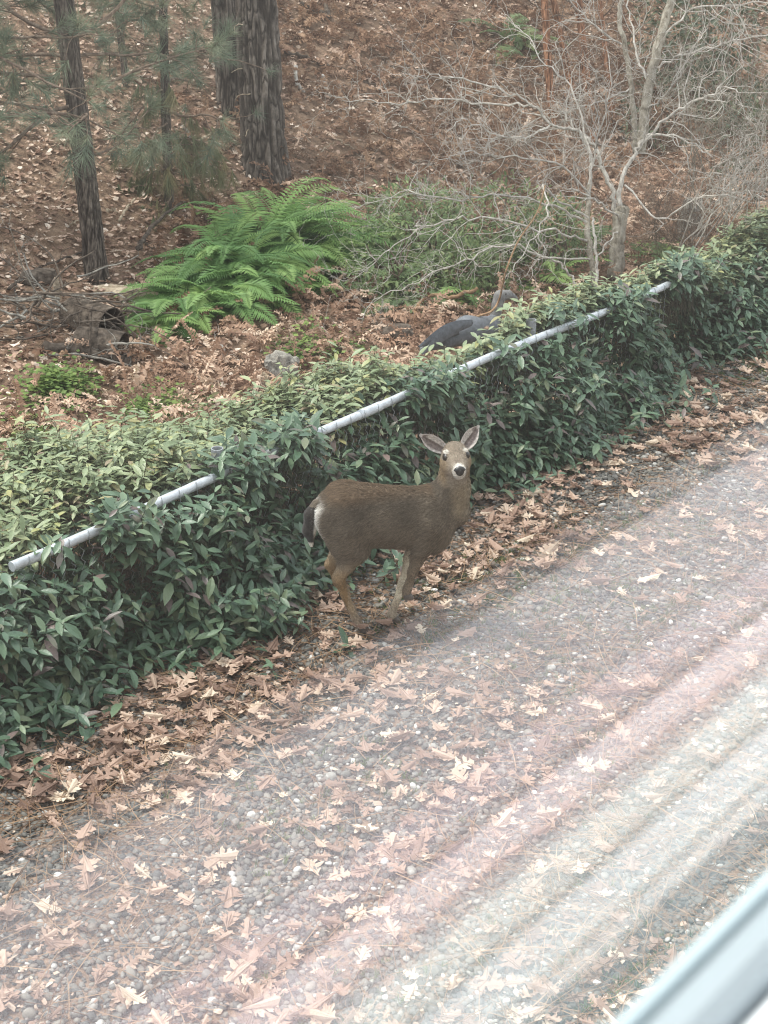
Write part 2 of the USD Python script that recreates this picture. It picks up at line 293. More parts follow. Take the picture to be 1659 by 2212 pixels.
for a, b in ((W0 - .06, W0 - .001), (W1 + .001, W1 + .06)):
    obj('stile', extrude(chamf(DG - .022, DG + .04, ZG - .055, HT + .06), a, b), M['vinyl'], win, 30)
obj('track', extrude(chamf(DG - .036, DG - .0245, ZG - .085, ZG - .012, .003), W0 - .06, W1 + .06), M['vinyl'], win, 30)
obj('track', extrude(chamf(DG - .060, DG - .041, ZG - .085, ZG - .016, .004), W0 - .06, W1 + .06), M['vinyl'], win, 30)
obj('track', extrude(chamf(DG - .083, DG - .067, ZG - .085, ZG - .020, .004), W0 - .06, W1 + .06), M['vinyl_dimmed'], win, 30)  # outer track in the darkened vinyl copy, so its band reflects dimmer
obj('sill_ridge', extrude(chamf(DG - .122, DG - .101, ZG - .16, ZG - .030, .006), W0 - .1, W1 + .1), M['sill_pink'], win, 30)
obj('channel', extrude(rect(DG - .1005, DG - .0835, ZG - .13, ZG - .082), W0 - .06, W1 + .06), M['channel_shade'], win)  # dark strip standing in for shade between track and ridge
obj('frame_ledge', extrude(chamf(DG - .083, DG + .02, ZG - .13, ZG - .086), W0 - .06, W1 + .06), M['vinyl'], win, 30)
obj('sill', extrude([(DG - .20 + .14 * math.sin(a), ZG - .19 + .13 * math.cos(a)) for a in np.linspace(-1.5, 0, 16)] + [(DG - .1225, ZG - .060), (DG - .1225, ZG - .20), (DG - .34, ZG - .20)], W0 - .12, W1 + .12), M['sill'], win, 30)
hw = thing('house_wall', 'pale house wall around the window', 'wall', SN(0.3, DG, 0))
from shapely.geometry import box as sbox
wall2d = sbox(-6, -.05, 9, 6.4).difference(sbox(W0 - .0605, ZG - .1305, W1 + .0605, HT + .0605))
wm = trimesh.creation.extrude_polygon(wall2d, .15, engine='earcut'); wv = np.array(wm.vertices); wv = wv[:, [0]] * U + (DG - .09 + wv[:, [2]]) * N + wv[:, [1]] * np.array([0, 0, 1.0])
wf = np.array(wm.faces); wf = wf[:, ::-1] if trimesh.Trimesh(wv, wf, process=False).volume < 0 else wf
obj('siding', (wv, wf), M['siding'], hw)
RB, RT, RN, RL, RR = ZG - .95, ZG + 1.55, -3.6, -2.6, 3.2
tag(obj('room_ceiling', extrude(rect(RN, -1.15, RT, RT + .1), RL, RR), M['room_wall']), kind='structure')  # unseen ceiling piece, added and cut back to set the light on the sill
rm = tag(obj('room_floor', extrude(rect(-9, DG - .0905, RB - .1, RB), -12, 12), M['room_floor']), kind='structure')

# ------------------------------------------------------------------ gravel, leaves and litter on the strip
def pebble_proto(seed):
    m = trimesh.creation.icosphere(1); v = np.array(m.vertices); r = np.random.default_rng(seed)
    v = v * (1 + .22 * (meshkit.noise(v * 1.3 + seed * 7.1, seed)[:, None] - .5)) * [1, r.uniform(.62, .9), r.uniform(.42, .65)]
    return v, np.array(m.faces)
peb = [(pebble_proto(k), M['pebble'], True) for k in range(8)]
def scatter(s0, s1, n0, n1, density, margin=.2):
    k = int((s1 - s0) * (n1 - n0) * density)
    s, n = rng.uniform(s0, s1, k), rng.uniform(n0, n1, k); p = s[:, None] * U + n[:, None] * N; p[:, 2] = terrain(s, n)
    keep = in_view(p, margin); return s[keep], n[keep], p[keep]
s, n, p = scatter(0, 17, .8, 5.75, 5000)
fbm2 = lambda s, n, f, seed: meshkit.fbm(np.stack([s * f, n * f, 0 * s], -1), 3, seed)
kp = rng.uniform(0, 1, len(p)) < .45 + 1.6 * np.clip(fbm2(s, n, 1.6, 61) - .36, 0, .4); s, n, p = s[kp], n[kp], p[kp]
size = np.exp(rng.normal(math.log(.0102), .36, len(p))); size = np.clip(size, .006, .026)
p[:, 2] += size * rng.uniform(.0, .75, len(p))
instancer('gravel', peb, p, spin(rng.uniform(0, 6.28, len(p)), np.abs(rng.normal(0, .35, len(p)))), size, rng.integers(0, 8, len(p)),
          label='grey river pebbles covering the strip beside the hedge', cat='gravel')
def spot(p):
    x, y = proj(p)[0, :2]
    return ('beside the deer hooves' if 700 < x < 930 and 1280 < y < 1420 else 'in the gravel right of the deer head' if x > 930 and y < 1150 else 'in the gravel right of the deer legs' if x > 930 and y < 1450 else 'in the gravel near the lower left corner' if x < 420 and y > 1800 else 'near the leaf drift at the left' if x < 520 else
            'under the pale window reflection' if x + y > 2750 else 'in the middle of the open gravel below the deer' if y < 1750 else 'in the gravel along the bottom edge')
for k in range(48):
    ss, nn = rng.uniform(2.4, 10.5), rng.uniform(1.6, 5.2); q = SN(ss, nn, float(terrain(ss, nn)) + .02)
    if not in_view(q, 0)[0]: continue
    v, f = pebble_proto(200 + k); R = spin(rng.uniform(0, 6.28, 1), .2)[0]
    top('white_pebble', ((v * rng.uniform(.011, .019)) @ R.T + q, f), M['white_pebble'], f'small white pebble {spot(q)}', 'pebble', f'white pebbles {spot(q)}', True)

def oak_leaf(seed):
    r = np.random.default_rng(seed)
    def half():
        pts = [(0, .012), (.10, .03), (.17, .07)]
        for c, w in ((.25, .27), (.43, .42), (.64, .34)):
            w *= r.uniform(.8, 1.2); c += r.uniform(-.03, .03)
            pts += [(c - .05, .10), (c - .01, w * .60), (c + .01, w * .80), (c + .10, w), (c + .11, w * .74), (c + .16, w * .64), (c + .11, .12)]
        pts += [(.85, .11), (.90, .19 * r.uniform(.7, 1.3)), (.92, .10)]
        return pts
    mid = [(x, 0.0) for x in np.linspace(0, 1, 9)]
    V, F = [], []
    from shapely.geometry import Polygon
    for sgn in (1, -1):
        poly = Polygon([(0, 0)] + half() + [(1, 0)] + [(x, 0) for x, _ in mid[::-1][1:-1]]).buffer(0)
        if poly.geom_type != 'Polygon': poly = max(poly.geoms, key=lambda g: g.area)
        v, f = trimesh.creation.triangulate_polygon(poly, engine='earcut')
        v = np.array(v) * [1, sgn]; F.append(np.array(f) + sum(map(len, V))); V.append(v)
    v = np.vstack(V); f = np.vstack(F)
    x, y = v[:, 0] - .5, v[:, 1]
    curl, fold, twist = r.uniform(-.5, .9), r.uniform(.08, .55), r.uniform(-.5, .5)
    z = curl * x * x + fold * np.abs(y) ** 1.3 + twist * x * y + .05 * np.sin(9 * x + 11 * y + seed)
    st = tube([(-.5, 0, curl * .25), (-.62, .01, curl * .3 + .01), (-.72, .04, curl * .3 + .02)], [.008, .007, .006], 3)
    return join([(np.stack([x, y, z], 1), f), st])
oaks = [oak_leaf(k) for k in range(8)]
def leaf_density(s, n):
    edge = np.clip((n - 3.9 + .8 * np.clip((5.8 - s) / 2, 0, 1) + (fbm2(s, n, .9, 11) - .5) * 2.2) / 1.0, 0, 1) * 1.1         # thick by the hedge
    left = np.clip((5.4 - s) / 2.5, 0, 1) * .55 * np.clip(n / 3, 0, 1)
    patch = fbm2(s, n, 1.3, 21)
    far = np.clip((s - 8.2) / 2.0, 0, 1) * .55
    return np.clip(edge * 1.0 + left + far + .13, 0, 1) * (.12 + 1.9 * np.clip(patch - .32, 0, .6))
s, n, p = scatter(0, 18, .8, 5.8, 430)
keep = rng.uniform(0, 1, len(p)) < leaf_density(s, n); p, s, n = p[keep], s[keep], n[keep]
L = np.clip(rng.normal(.088, .03, len(p)), .03, .15); p[:, 2] += .018 + rng.uniform(0, .035, len(p)) * np.clip((n - 3.2) / 1.5, .4, 1.2)
R = spin(rng.uniform(0, 6.28, len(p)), np.abs(rng.normal(0, .28, len(p)))); idx = rng.integers(0, 8, len(p))
q = proj(p); inside = (q[:, 0] > 10) & (q[:, 0] < 1640) & (q[:, 1] > 700) & (q[:, 1] < 2200) & (n < 5.2)
# individuals: the leaves that show largest
order = np.argsort(-(L / q[:, 2]) * inside)[:290]; single = np.zeros(len(p), bool); single[order] = inside[order]
words = ['flat wide', 'curled narrow', 'twisted', 'cupped', 'folded', 'broad open', 'upturned', 'crinkled']
for k in np.flatnonzero(single):
    v, f = oaks[idx[k]]
    qx, qy = q[k, 0], q[k, 1]
    place = ('under the deer' if 680 < qx < 930 and 1180 < qy < 1390 else 'right of the deer by the hedge foot' if n[k] > 4.3 and qx >= 930 else 'against the hedge left of the deer' if n[k] > 4.5 else 'between the hedge foot and the open gravel, left' if n[k] > 3.6 and qx < 680 else
             'just in front of the deer' if n[k] > 3.6 and qx < 1000 else 'on the bare gravel right of the deer' if n[k] > 3.0 and qx >= 1000 else 'on the gravel in the lower left corner' if qx < 420 and qy > 1750 else 'on the gravel at the left edge' if qx < 420 else 'on open gravel along the bottom edge' if qy > 1900 and qx < 1000 else
             'behind the window reflection near the frame' if qx > 1000 else 'in the middle of the open gravel')
    lab = f'{words[idx[k]]} tan lobed oak leaf {place}'
    top('oak_leaf', ((v * L[k]) @ R[k].T + p[k], f), M['oak'], lab, 'fallen leaf', f'{words[idx[k]]} oak leaves {place}')
ns = ~single
instancer('fallen_leaves', [(o, M['oak'], False) for o in oaks], p[ns], R[ns], L[ns], idx[ns], label='layer of dry tan oak leaves along the hedge foot', cat='fallen leaves')
s, n, p = scatter(0, 17, .8, 5.7, 700); keep = rng.uniform(0, 1, len(p)) < leaf_density(s, n) * .8 + .05; p = p[keep]; p[:, 2] += rng.uniform(.012, .03, len(p))
crumb = []
for k in range(5):
    r_ = np.random.default_rng(900 + k); a_k = np.linspace(0, 2 * np.pi, 6, endpoint=False); rr_k = r_.uniform(.35, 1.0, 6) * .5
    crumb.append(((np.vstack([np.stack([rr_k * np.cos(a_k), .7 * rr_k * np.sin(a_k), r_.uniform(-.12, .12, 6)], 1), [0, 0, .05]]), np.array([[6, i, (i + 1) % 6] for i in range(6)])), M['oak'], False))
instancer('leaf_fragments', crumb, p, spin(rng.uniform(0, 6.28, len(p)), np.abs(rng.normal(0, .4, len(p)))), rng.uniform(.018, .055, len(p)), rng.integers(0, 5, len(p)), label='crumbled brown leaf fragments mixed into the gravel', cat='leaf fragments')
# dead pine needles and straw on the gravel
def needle_proto(seed):
    r = np.random.default_rng(seed); b = r.uniform(-.25, .25)
    x = np.linspace(-.5, .5, 4); return tube(np.stack([x, b * x * x, .03 * np.cos(3 * x)], 1), .008, 3, False)
s, n, p = scatter(0, 17, .8, 5.6, 520); keep = rng.uniform(0, 1, len(p)) < np.clip(fbm2(s, n, 1.1, 31) * 2.4 - .7, .06, 1); p = p[keep]
p[:, 2] += rng.uniform(.015, .045, len(p))
instancer('dead_pine_needles', [(needle_proto(k), M['needle_brown'], False) for k in range(4)], p, spin(rng.uniform(0, 6.28, len(p)), np.abs(rng.normal(0, .15, len(p)))), rng.uniform(.10, .26, len(p)), rng.integers(0, 4, len(p)),
          label='dead brown pine needles strewn over the gravel', cat='pine needles')
def tuft(seed, nb=9, w=.05):
    r = np.random.default_rng(seed); out = []
    for k in range(nb):
        a, l, le = r.uniform(0, 6.28), r.uniform(.6, 1), r.uniform(.2, .9); d = np.array([math.cos(a), math.sin(a), 0]); sd = np.array([-d[1], d[0], 0]) * w
        b = d * r.uniform(0, .25); m = b + d * le * .4 * l + [0, 0, l * .6]; t = b + d * le * l + [0, 0, l * (1 - le * .4)]
        out.append((np.array([b - sd, b + sd, m + sd * .7, m - sd * .7, t]), np.array([[0, 1, 2], [0, 2, 3], [3, 2, 4]])))
    return join(out)
tufts = [(tuft(k), M['grass'], False) for k in range(5)]
s, n, p = scatter(0, 15, .8, 5.4, 420); keep = rng.uniform(0, 1, len(p)) < np.clip(fbm2(s, n, 1.0, 41) * 4.2 - 1.85, 0, 1); p = p[keep]; p[:, 2] += .005
instancer('grass', tufts, p, spin(rng.uniform(0, 6.28, len(p)), .2), rng.uniform(.02, .05, len(p)), rng.integers(0, 5, len(p)), label='thin green moss and grass growing through the gravel', cat='grass')

# ------------------------------------------------------------------ hillside litter, dead bracken, ground plants
def litter_proto(seed):
    r = np.random.default_rng(seed); k = 7; a = np.linspace(0, 2 * np.pi, k, endpoint=False)
    rr = r.uniform(.55, 1.0, k) * .5; v = np.stack([rr * np.cos(a), rr * np.sin(a) * r.uniform(.5, .9), 0 * a], 1); v = np.vstack([v, [0, 0, 0]])
    v[:, 2] = r.uniform(-.25, .35) * (v[:, 0] ** 2) * 4 + r.uniform(-.4, .4) * v[:, 1] + r.uniform(-.05, .05, k + 1)
    return v, np.array([[k, i, (i + 1) % k] for i in range(k)])
lit = [(litter_proto(k), M['litter'], False) for k in range(6)] + [(oaks[k], M['litter'], False) for k in range(3)]
s, n, p = scatter(-3, 22, 6.2, 15.0, 760, .12)
q = proj(p)
dens = np.where(q[:, 0] < 520, .9, .55)
keep = rng.uniform(0, 1, len(p)) < dens * np.clip((n - 6.4) / 1.2, .15, 1) * np.clip(1.5 - np.clip(n - 7, 0, 1) * 0, 0, 1); p, n, q = p[keep], n[keep], q[keep]
p[:, 2] += rng.uniform(0, .05, len(p))
instancer('leaf_litter', lit, p, spin(rng.uniform(0, 6.28, len(p)), np.abs(rng.normal(.3, .35, len(p)))), np.clip(rng.normal(.052, .018, len(p)), .02, .10), rng.integers(0, 9, len(p)),
          label='brown leaf litter covering the hillside under the trees', cat='leaf litter')
def dead_frond(seed):
    r = np.random.default_rng(seed); out = []; n_ = 13; c = r.uniform(.5, 1.6)
    x = np.linspace(0, 1, n_); zz = .35 * np.sin(x * 2.2) * r.uniform(.4, 1.1) - .15 * x; yy = r.uniform(-.3, .3) * x ** 2
    R_ = np.stack([x, yy, zz], 1); out.append(tube(R_[::3], .008, 3, False))
    for i in range(2, n_):
        for sg in (-1, 1):
            l = .30 * (1 - x[i] * .75) * r.uniform(.6, 1.1); d = np.array([.35 + r.uniform(-.3, .3), sg, r.uniform(-.9, .2)]); d = d / np.linalg.norm(d)
            t = R_[i] + d * l; w = np.array([.045, 0, .02 * sg]); m = (R_[i] + t) / 2 + [0, 0, r.uniform(-.04, .06)]
            out.append((np.array([R_[i], m - w, t + [0, 0, -.08 * c * l], m + w]), np.array([[0, 1, 2], [0, 2, 3]])))
    return join(out)
dead = [(dead_frond(k), M['bracken'], False) for k in range(5)] + [(dead_frond(10 + k), M['bracken_dark'], False) for k in range(4)]
s, n, p = scatter(-1, 20, 5.9, 13.5, 130, .1); q = proj(p)
strip = np.clip(1 - np.abs(n - 7.2) / 1.5, 0, 1) * 1.6 * np.clip((760 - (q[:, 1] - 640)) / 200, 0, 1)
slope_right = ((q[:, 0] > 560) & (q[:, 1] < 640)) * .75
slope_left = ((q[:, 0] > 330) & (q[:, 0] < 600) & (q[:, 1] < 620) & (q[:, 1] > 180)) * .4
keep = rng.uniform(0, 1, len(p)) < np.clip(strip + slope_right + slope_left, .0, 1) * np.clip(.35 + fbm2(s, n, 1.0, 51), .3, 1); p, n, q = p[keep], n[keep], q[keep]
darkp = np.clip((n - 7.9) / .8, 0, 1) * .85 + .05
idx = np.where(rng.uniform(0, 1, len(p)) < darkp, rng.integers(5, 9, len(p)), rng.integers(0, 5, len(p)))
p[:, 2] += rng.uniform(.0, .10, len(p))
instancer('dead_bracken', dead, p, spin(rng.uniform(0, 6.28, len(p)), np.abs(rng.normal(0, .75, len(p)))), rng.uniform(.16, .36, len(p)), idx, label='crumpled rust brown dead bracken behind the hedge and up the slope', cat='dead bracken')
# low green weeds
def weed(seed):
    r = np.random.default_rng(seed); out = []
    for k in range(8):
        a, h = r.uniform(0, 6.28), r.uniform(.15, .7); c = np.array([math.cos(a) * r.uniform(.1, .5), math.sin(a) * r.uniform(.1, .5), h]); d = norm([math.cos(a), math.sin(a), r.uniform(-.3, .5)]) * r.uniform(.18, .32); w = np.array([-d[1], d[0], 0]) * .45
        out.append((np.array([c, c + d * .5 + w, c + d, c + d * .5 - w]), np.array([[0, 1, 2], [0, 2, 3]])))
    return join(out)
M['weed'] = ramp_mat('weed_look', [(0, (.07, .13, .03)), (1, (.20, .27, .07))], .6, 8, .4, 0, 0, .3, .25)
wp = []
for cx, cy, rx, ry, k in ((130, 850, 75, 40, 150), (700, 770, 90, 40, 60), (350, 900, 120, 40, 110), (60, 960, 60, 60, 60), (1000, 660, 60, 30, 40), (1420, 560, 60, 30, 60), (1180, 620, 60, 25, 40), (640, 770, 60, 20, 30)):
    for i in range(k):
        b = on_ground(cx + rng.normal(0, rx * .5), cy + rng.normal(0, ry * .5)); wp.append(b)
wp = np.array(wp)
instancer('green_weeds', [(weed(k), M['weed'], False) for k in range(4)], wp, spin(rng.uniform(0, 6.28, len(wp)), .2), rng.uniform(.10, .2, len(wp)), rng.integers(0, 4, len(wp)), label='low bright green weeds growing among the dead bracken', cat='weeds')

# ------------------------------------------------------------------ chain-link fence
NF, ZR = 5.51, 0.70
fence = thing('chain_link_fence', 'grey chain link fence with a round steel top rail sunk in the hedge', 'fence', SN(6, NF, 0))
def rail_z(s): return ZR + .012 * np.sin(s * 1.1) + .006 * np.sin(s * 2.7)
joints = [3.88, 6.35, 9.56]
for a, b in zip(joints[:-1], joints[1:]):
    ss = np.linspace(a, b - .004, 14); obj('top_rail', tube([SN(x, NF, rail_z(x)) for x in ss], .0245, 14), M['galv'], fence, 40)
for a in joints[1:2]:
    obj('rail_sleeve', tube([SN(x, NF, rail_z(x)) for x in (a - .09, a - .03, a + .03, a + .09)], .0275, 14), M['galv'], fence, 40)
for sx, dz in ((5.26, .10), (8.0, .09)):     # open pipe posts just behind the rail
    c = SN(sx, NF + .085, 0); t0 = rail_z(sx) + dz
    outer = trimesh.creation.annulus(.026, .032, t0 + .2); outer.apply_translation(c + [0, 0, (t0 + .2) / 2 - .2])
    obj('post', (np.array(outer.vertices), np.array(outer.faces)), M['pvc'], fence, 40)
wires = []
pitch = .058
for k in range(int(5.6 / pitch)):
    s0 = 3.9 + k * pitch; zs = np.arange(rail_z(s0) - .03, .02, -pitch * .5)
    for sgn in (1,):
        pts = [SN(s0 + (pitch * .5 if j % 2 else 0) * 1.0, NF - .028 + (.004 if j % 2 else -.004), z) for j, z in enumerate(zs)]
        pts = [SN(s0 + .012, NF - .012, rail_z(s0) + .026), SN(s0 + .004, NF - .026, rail_z(s0) + .012)] + pts if k % 2 else pts
        wires.append(tube(pts, .0021, 4, False))
obj('wire_mesh', join(wires), M['wire'], fence, True, kind='stuff')

# ------------------------------------------------------------------ hedge
def leaf_proto(seed, ln=1.0, wd=.38):
    r = np.random.default_rng(seed); x = np.array([0, .18, .45, .75, 1.0]); w = np.array([.03, .30, .5, .36, 0]) * wd * r.uniform(.9, 1.1)
    dr = r.uniform(.05, .35); z = -dr * x ** 2; V = []
    for i in range(5): V += [(x[i], w[i], z[i] + .28 * w[i]), (x[i], 0, z[i]), (x[i], -w[i], z[i] + .28 * w[i])]
    F = []
    for i in range(4):
        for c in (0, 1):
            a, b, c2, d = i * 3 + c, i * 3 + c + 1, (i + 1) * 3 + c + 1, (i + 1) * 3 + c; F += [(a, b, c2), (a, c2, d)]
    return np.array(V) * ln, np.array(F)
leaves = [leaf_proto(k) for k in range(4)]
def hedge_top(s): return .74 + .05 * np.sin(s * 1.7) + .05 * np.sin(s * 3.9 + 1) - .04 * np.clip((s - 9.4) / 1.0, 0, 1)
def hedge_back(s): return np.interp(s, [2, 4.4, 5.2, 5.8, 6.15, 6.4, 6.9, 7.2, 7.5, 7.9, 8.7, 9.4, 10.1, 11.1, 14], [6.5, 6.52, 6.55, 6.45, 6.4, 6.25, 6.12, 6.0, 5.87, 5.80, 5.82, 5.72, 5.9, 6.0, 6.2])
def hedge_front(s): return 5.22 + .09 * np.sin(s * 2.1 + .4) + .07 * np.sin(s * 4.7) - .14 * np.clip((4.2 - s) / 1.0, 0, 1) + .16 * np.clip((s - 8.8) / 1.2, 0, 1)
def hedge_part(name, label, s0, s1, count, back_only, seed, parts_quota):
    g = np.random.default_rng(seed)
    hd = thing(name, label, 'hedge', SN((s0 + s1) / 2, 5.6, 0))
    s = g.uniform(s0, s1, count); u = g.uniform(0, 1, count)
    nf, nb, zt = hedge_front(s), hedge_back(s), hedge_top(s)
    if back_only:
        n = NF + .05 + (nb - NF - .05) * g.uniform(0, 1, count) ** .9
        rel = (n - NF) / (nb - NF)
        z = zt * (1 - .22 * rel ** 4) + (fbm2(s, n, 2.2, seed) - .5) * .34 - g.exponential(.05, count) + (g.uniform(0, 1, count) < .10) * g.uniform(.04, .14, count)
        nor = norm(np.stack([g.normal(0, .25, count), .25 * rel + g.normal(0, .25, count), np.ones(count)], 1))
    else:                                                             # the steep face towards the house
        n = nf + (NF + .02 - nf) * u ** 1.5 + (fbm2(s, u * 2, 2.0, seed) - .5) * .42 + (fbm2(s, u * 2, 5.5, seed + 7) - .5) * .2
        z = .06 + (zt - .12) * u ** .85 + g.normal(0, .05, count)
        low = g.uniform(0, 1, count) < .16; z = np.where(low, .04 + .16 * g.uniform(0, 1, count), z); n = np.where(low, nf - .02 - g.exponential(.07, count), n)
        inner = g.uniform(0, .12, count); n = n + inner
        nor = norm(np.stack([g.normal(0, .4, count), -.75 + .35 * u + g.normal(0, .3, count), .85 + .5 * u], 1))
    cover = np.zeros(count, bool)
    for a, b in ((4.40, 4.66), (5.16, 5.46), (5.62, 5.86), (6.62, 7.05), (7.5, 7.62), (8.28, 8.34), (8.72, 9.02), (9.50, 9.9), (4.02, 4.07)): cover |= (s > a) & (s < b)
    nearrail = (np.abs(n - NF) < .07) & (z > .54) & (z < .86) & (s > 3.9) & (s < 9.5)
    z = np.where(cover & (np.abs(n - NF) < .16), ZR + g.uniform(-.02, .12, count), z)
    keepm = ~nearrail | (g.uniform(0, 1, count) < .10 + .9 * cover)
    s, n, z, nor = s[keepm], n[keepm], z[keepm], nor[keepm]
    A = nor[:, [0]] * U + nor[:, [1]] * N; A[:, 2] += nor[:, 2]; A = norm(A)
    base = s[:, None] * U + n[:, None] * N; base[:, 2] += terrain(s, n) + z
    keepm = in_view(base, .25); base, A, z = base[keepm], A[keepm], z[keepm]; m = len(base)
    P, R, Lf, isT, own = [], [], [], [], []
    side = norm(np.cross(A, g.normal(0, 1, (m, 3))))
    plen = g.uniform(.10, .2, m)
    for j in range(5):                                                # opposite pairs and the rosette at the tip
        b = base - A * plen[:, None] * (j / 4.5)
        ph = side if j % 2 == 0 else np.cross(A, side)
        for sg in (1, -1):
            d = norm(ph * sg + A * g.uniform(-.1, .55, (m, 1)) * (1 if j == 0 else .7) - np.array([0, 0, .12]) + g.normal(0, .16, (m, 3)))
            up = norm(A * .8 + np.array([0, 0, 1.3]) + g.normal(0, .24, (m, 3)))
            P.append(b + d * .004); R.append(frame_from(d, up)); Lf.append((.088 if j else .072) * (.84 if back_only else 1.0) * np.clip(g.normal(1, .27, m), .45, 1.6) * (1 - .05 * j)); isT.append(np.full(m, j)); own.append(np.arange(m))
    P, R, Lf, isT = np.vstack(P), np.vstack(R), np.concatenate(Lf), np.concatenate(isT)
    stems = [tube([b, b - a * l * .5 + g.normal(0, .006, 3), b - a * l - [0, 0, .02], b - a * (l + .12) - [0, 0, .10]], [.0012, .0016, .002, .0022], 3, False) for b, a, l in zip(base, A, plen)]
    obj('stems', join(stems), M['hedge_stem'], hd, True, kind='stuff')
    k = g.integers(0, 4, len(P)); mt = M['hedge_lit'] if back_only else M['hedge']  # top gets the paler copy that stands for skylight on it
    q = proj(P); vis = (q[:, 0] > 5) & (q[:, 0] < 1650) & (q[:, 1] > 400) & (q[:, 1] < 2200) & (isT <= 1) & (R[:, 2, 2] > .25)
    score = np.where(vis, Lf / q[:, 2] * (1.0 if back_only else 1 + .5 * np.clip(5.45 - P @ N, 0, .4)), 0); pick = np.argsort(-score)[:parts_quota]
    sel = np.zeros(len(P), bool); sel[pick] = score[pick] > 0
    for i in np.flatnonzero(sel):
        v, f = leaves[k[i]]; obj('leaf', ((v * Lf[i]) @ R[i].T + P[i], f), mt, hd, False)
    instancer('foliage', [(l, mt, True) for l in leaves], P[~sel], R[~sel], Lf[~sel], k[~sel], hd)
    c = 5200                                                          # older leaves deep inside
    s = g.uniform(s0, s1, c); n = (hedge_front(s) + .12 + g.uniform(0, .32, c)) if not back_only else NF + .06 + (hedge_back(s) - NF - .1) * g.uniform(0, 1, c); z = (hedge_top(s) - .14) * g.uniform(.08, 1, c)
    Pi = s[:, None] * U + n[:, None] * N; Pi[:, 2] = terrain(s, n) + z; Pi = Pi[in_view(Pi, .2)]; c = len(Pi)
    instancer('inner_foliage', [(l, M['hedge'], True) for l in leaves], Pi, frame_from(norm(g.normal(0, 1, (c, 3)) * [1, 1, .5]), g.normal(0, .5, (c, 3)) + [0, 0, 1]), g.uniform(.06, .095, c), g.integers(0, 4, c), hd)
    return hd
hedge_part('evergreen_hedge', 'dense dark green leafy hedge face between the fence rail and the gravel', 1.6, 13.5, 3700, False, 101, 295)
hedge_part('evergreen_hedge', 'hedge top spreading behind the fence rail, leaves painted paler yellow green as if skylit', 1.6, 13.5, 6200, True, 102, 290)

# ------------------------------------------------------------------ ferns
def frond(base, az, length, lift, width, g, droop=1.0, pairs=30):
    """one arching frond from base: rachis with comb-like pinnae on both sides"""
    t = np.linspace(0, 1, 12); el = lift - (lift + .35 * droop) * t ** 1.25; d = np.stack([np.cos(el), np.sin(el)], 1)
    rz = np.vstack([[0, 0], np.cumsum((d[:-1] + d[1:]) / 2 * length / 11, 0)])
    azs = az + g.normal(0, .12) * t; h = np.stack([np.cos(azs), np.sin(azs)], 1)
    R_ = base + np.stack([rz[:, 0] * h[:, 0], rz[:, 0] * h[:, 1], rz[:, 1]], 1)
    side0 = np.stack([-h[:, 1], h[:, 0], 0 * t], 1); roll = g.normal(0, .25); T = norm(np.gradient(R_, axis=0)); upn = np.cross(side0, T) * -1
    side0 = side0 * math.cos(roll) + upn * math.sin(roll)
    out = [tube(R_, np.linspace(.005, .0015, 12), 3, False)]
    for i in range(pairs):
        u = .12 + .88 * (i + .5) / pairs; x = u * 11; a = int(min(x, 10)); fr = x - a
        p0 = R_[a] * (1 - fr) + R_[a + 1] * fr; Tt = norm(T[a] * (1 - fr) + T[a + 1] * fr); sd = side0[a]; up = np.cross(Tt, sd)
        l = width * (min(1, (u - .04) / .22)) * (1 - max(0, (u - .45) / .55) ** 1.6 * .93)
        for sg in (1, -1):
            ll = l * g.uniform(.88, 1.1); dd = norm(sd * sg + Tt * (.25 + .5 * u) + up * g.normal(.06, .09)); w = Tt * min(.019, .9 * length / pairs) * .62
            m1 = p0 + dd * ll * .35; tip = p0 + dd * ll - np.array([0, 0, 1]) * ll * .22
            out.append((np.array([p0, m1 + w - [0, 0, .006], tip, m1 - w * .8 - [0, 0, .006], m1]), np.array([[0, 4, 1], [4, 2, 1], [0, 3, 4], [4, 3, 2]])))
    return join(out)
def fern(qx, qy, count, length, width, label, m, seed, lift=(.45, 1.25), group=None, az=None, n=None, name='fern'):
    g = np.random.default_rng(seed); b = on_ground(qx, qy) if n is None else at_n(qx, qy, n)
    fn = thing(name, label, 'fern', b, group)
    for k in range(count):
        a = (k / count * 2 * np.pi + g.normal(0, .3)) if az is None else g.uniform(*az)
        off = np.append(g.normal(0, .13, 2) * length, 0); off[2] = float(ground_xy(b + off)) - float(ground_xy(b)) if n is None else 0
        obj('frond', frond(b + off, a, length * g.uniform(.5, 1.12), g.uniform(*lift), width * g.uniform(.85, 1.15), g, g.uniform(.9, 2.3)), m, fn)
    return fn
fern(618, 552, 120, 1.02, .125, 'largest bright green fern at the foot of the big conifer trunk', M['fern'], 1, (.35, 1.35))
fern(545, 610, 92, .80, .125, 'bright green fern left of and below the largest one', M['fern'], 2, (.2, 1.1))
fern(405, 672, 76, .60, .115, 'low bright green fern at the left end of the fern bank', M['fern'], 3, (.1, .9))
fern(705, 580, 64, .78, .12, 'green fern at the right end of the bank beside the pale twigs', M['fern'], 4, (.3, 1.2))
fern(500, 590, 70, .78, .115, 'bright green fern filling the back of the bank left of the largest one', M['fern'], 9, (.4, 1.3))
fern(472, 640, 84, .70, .12, 'bright green fern in the middle of the left half of the fern bank', M['fern'], 7, (.2, 1.1))
fern(345, 694, 24, .50, .10, 'smallest low fern at the far left tip of the fern bank', M['fern'], 8, (.1, .8))
fern(500, 690, 7, .38, .07, 'small fern tucked in the shade under the fern bank', M['fern'], 5, (.1, .6))
fern(615, 655, 5, .34, .075, 'small bright fern with two fronds hanging below the bank', M['fern'], 6, (.0, .5), az=(3.6, 5.6))
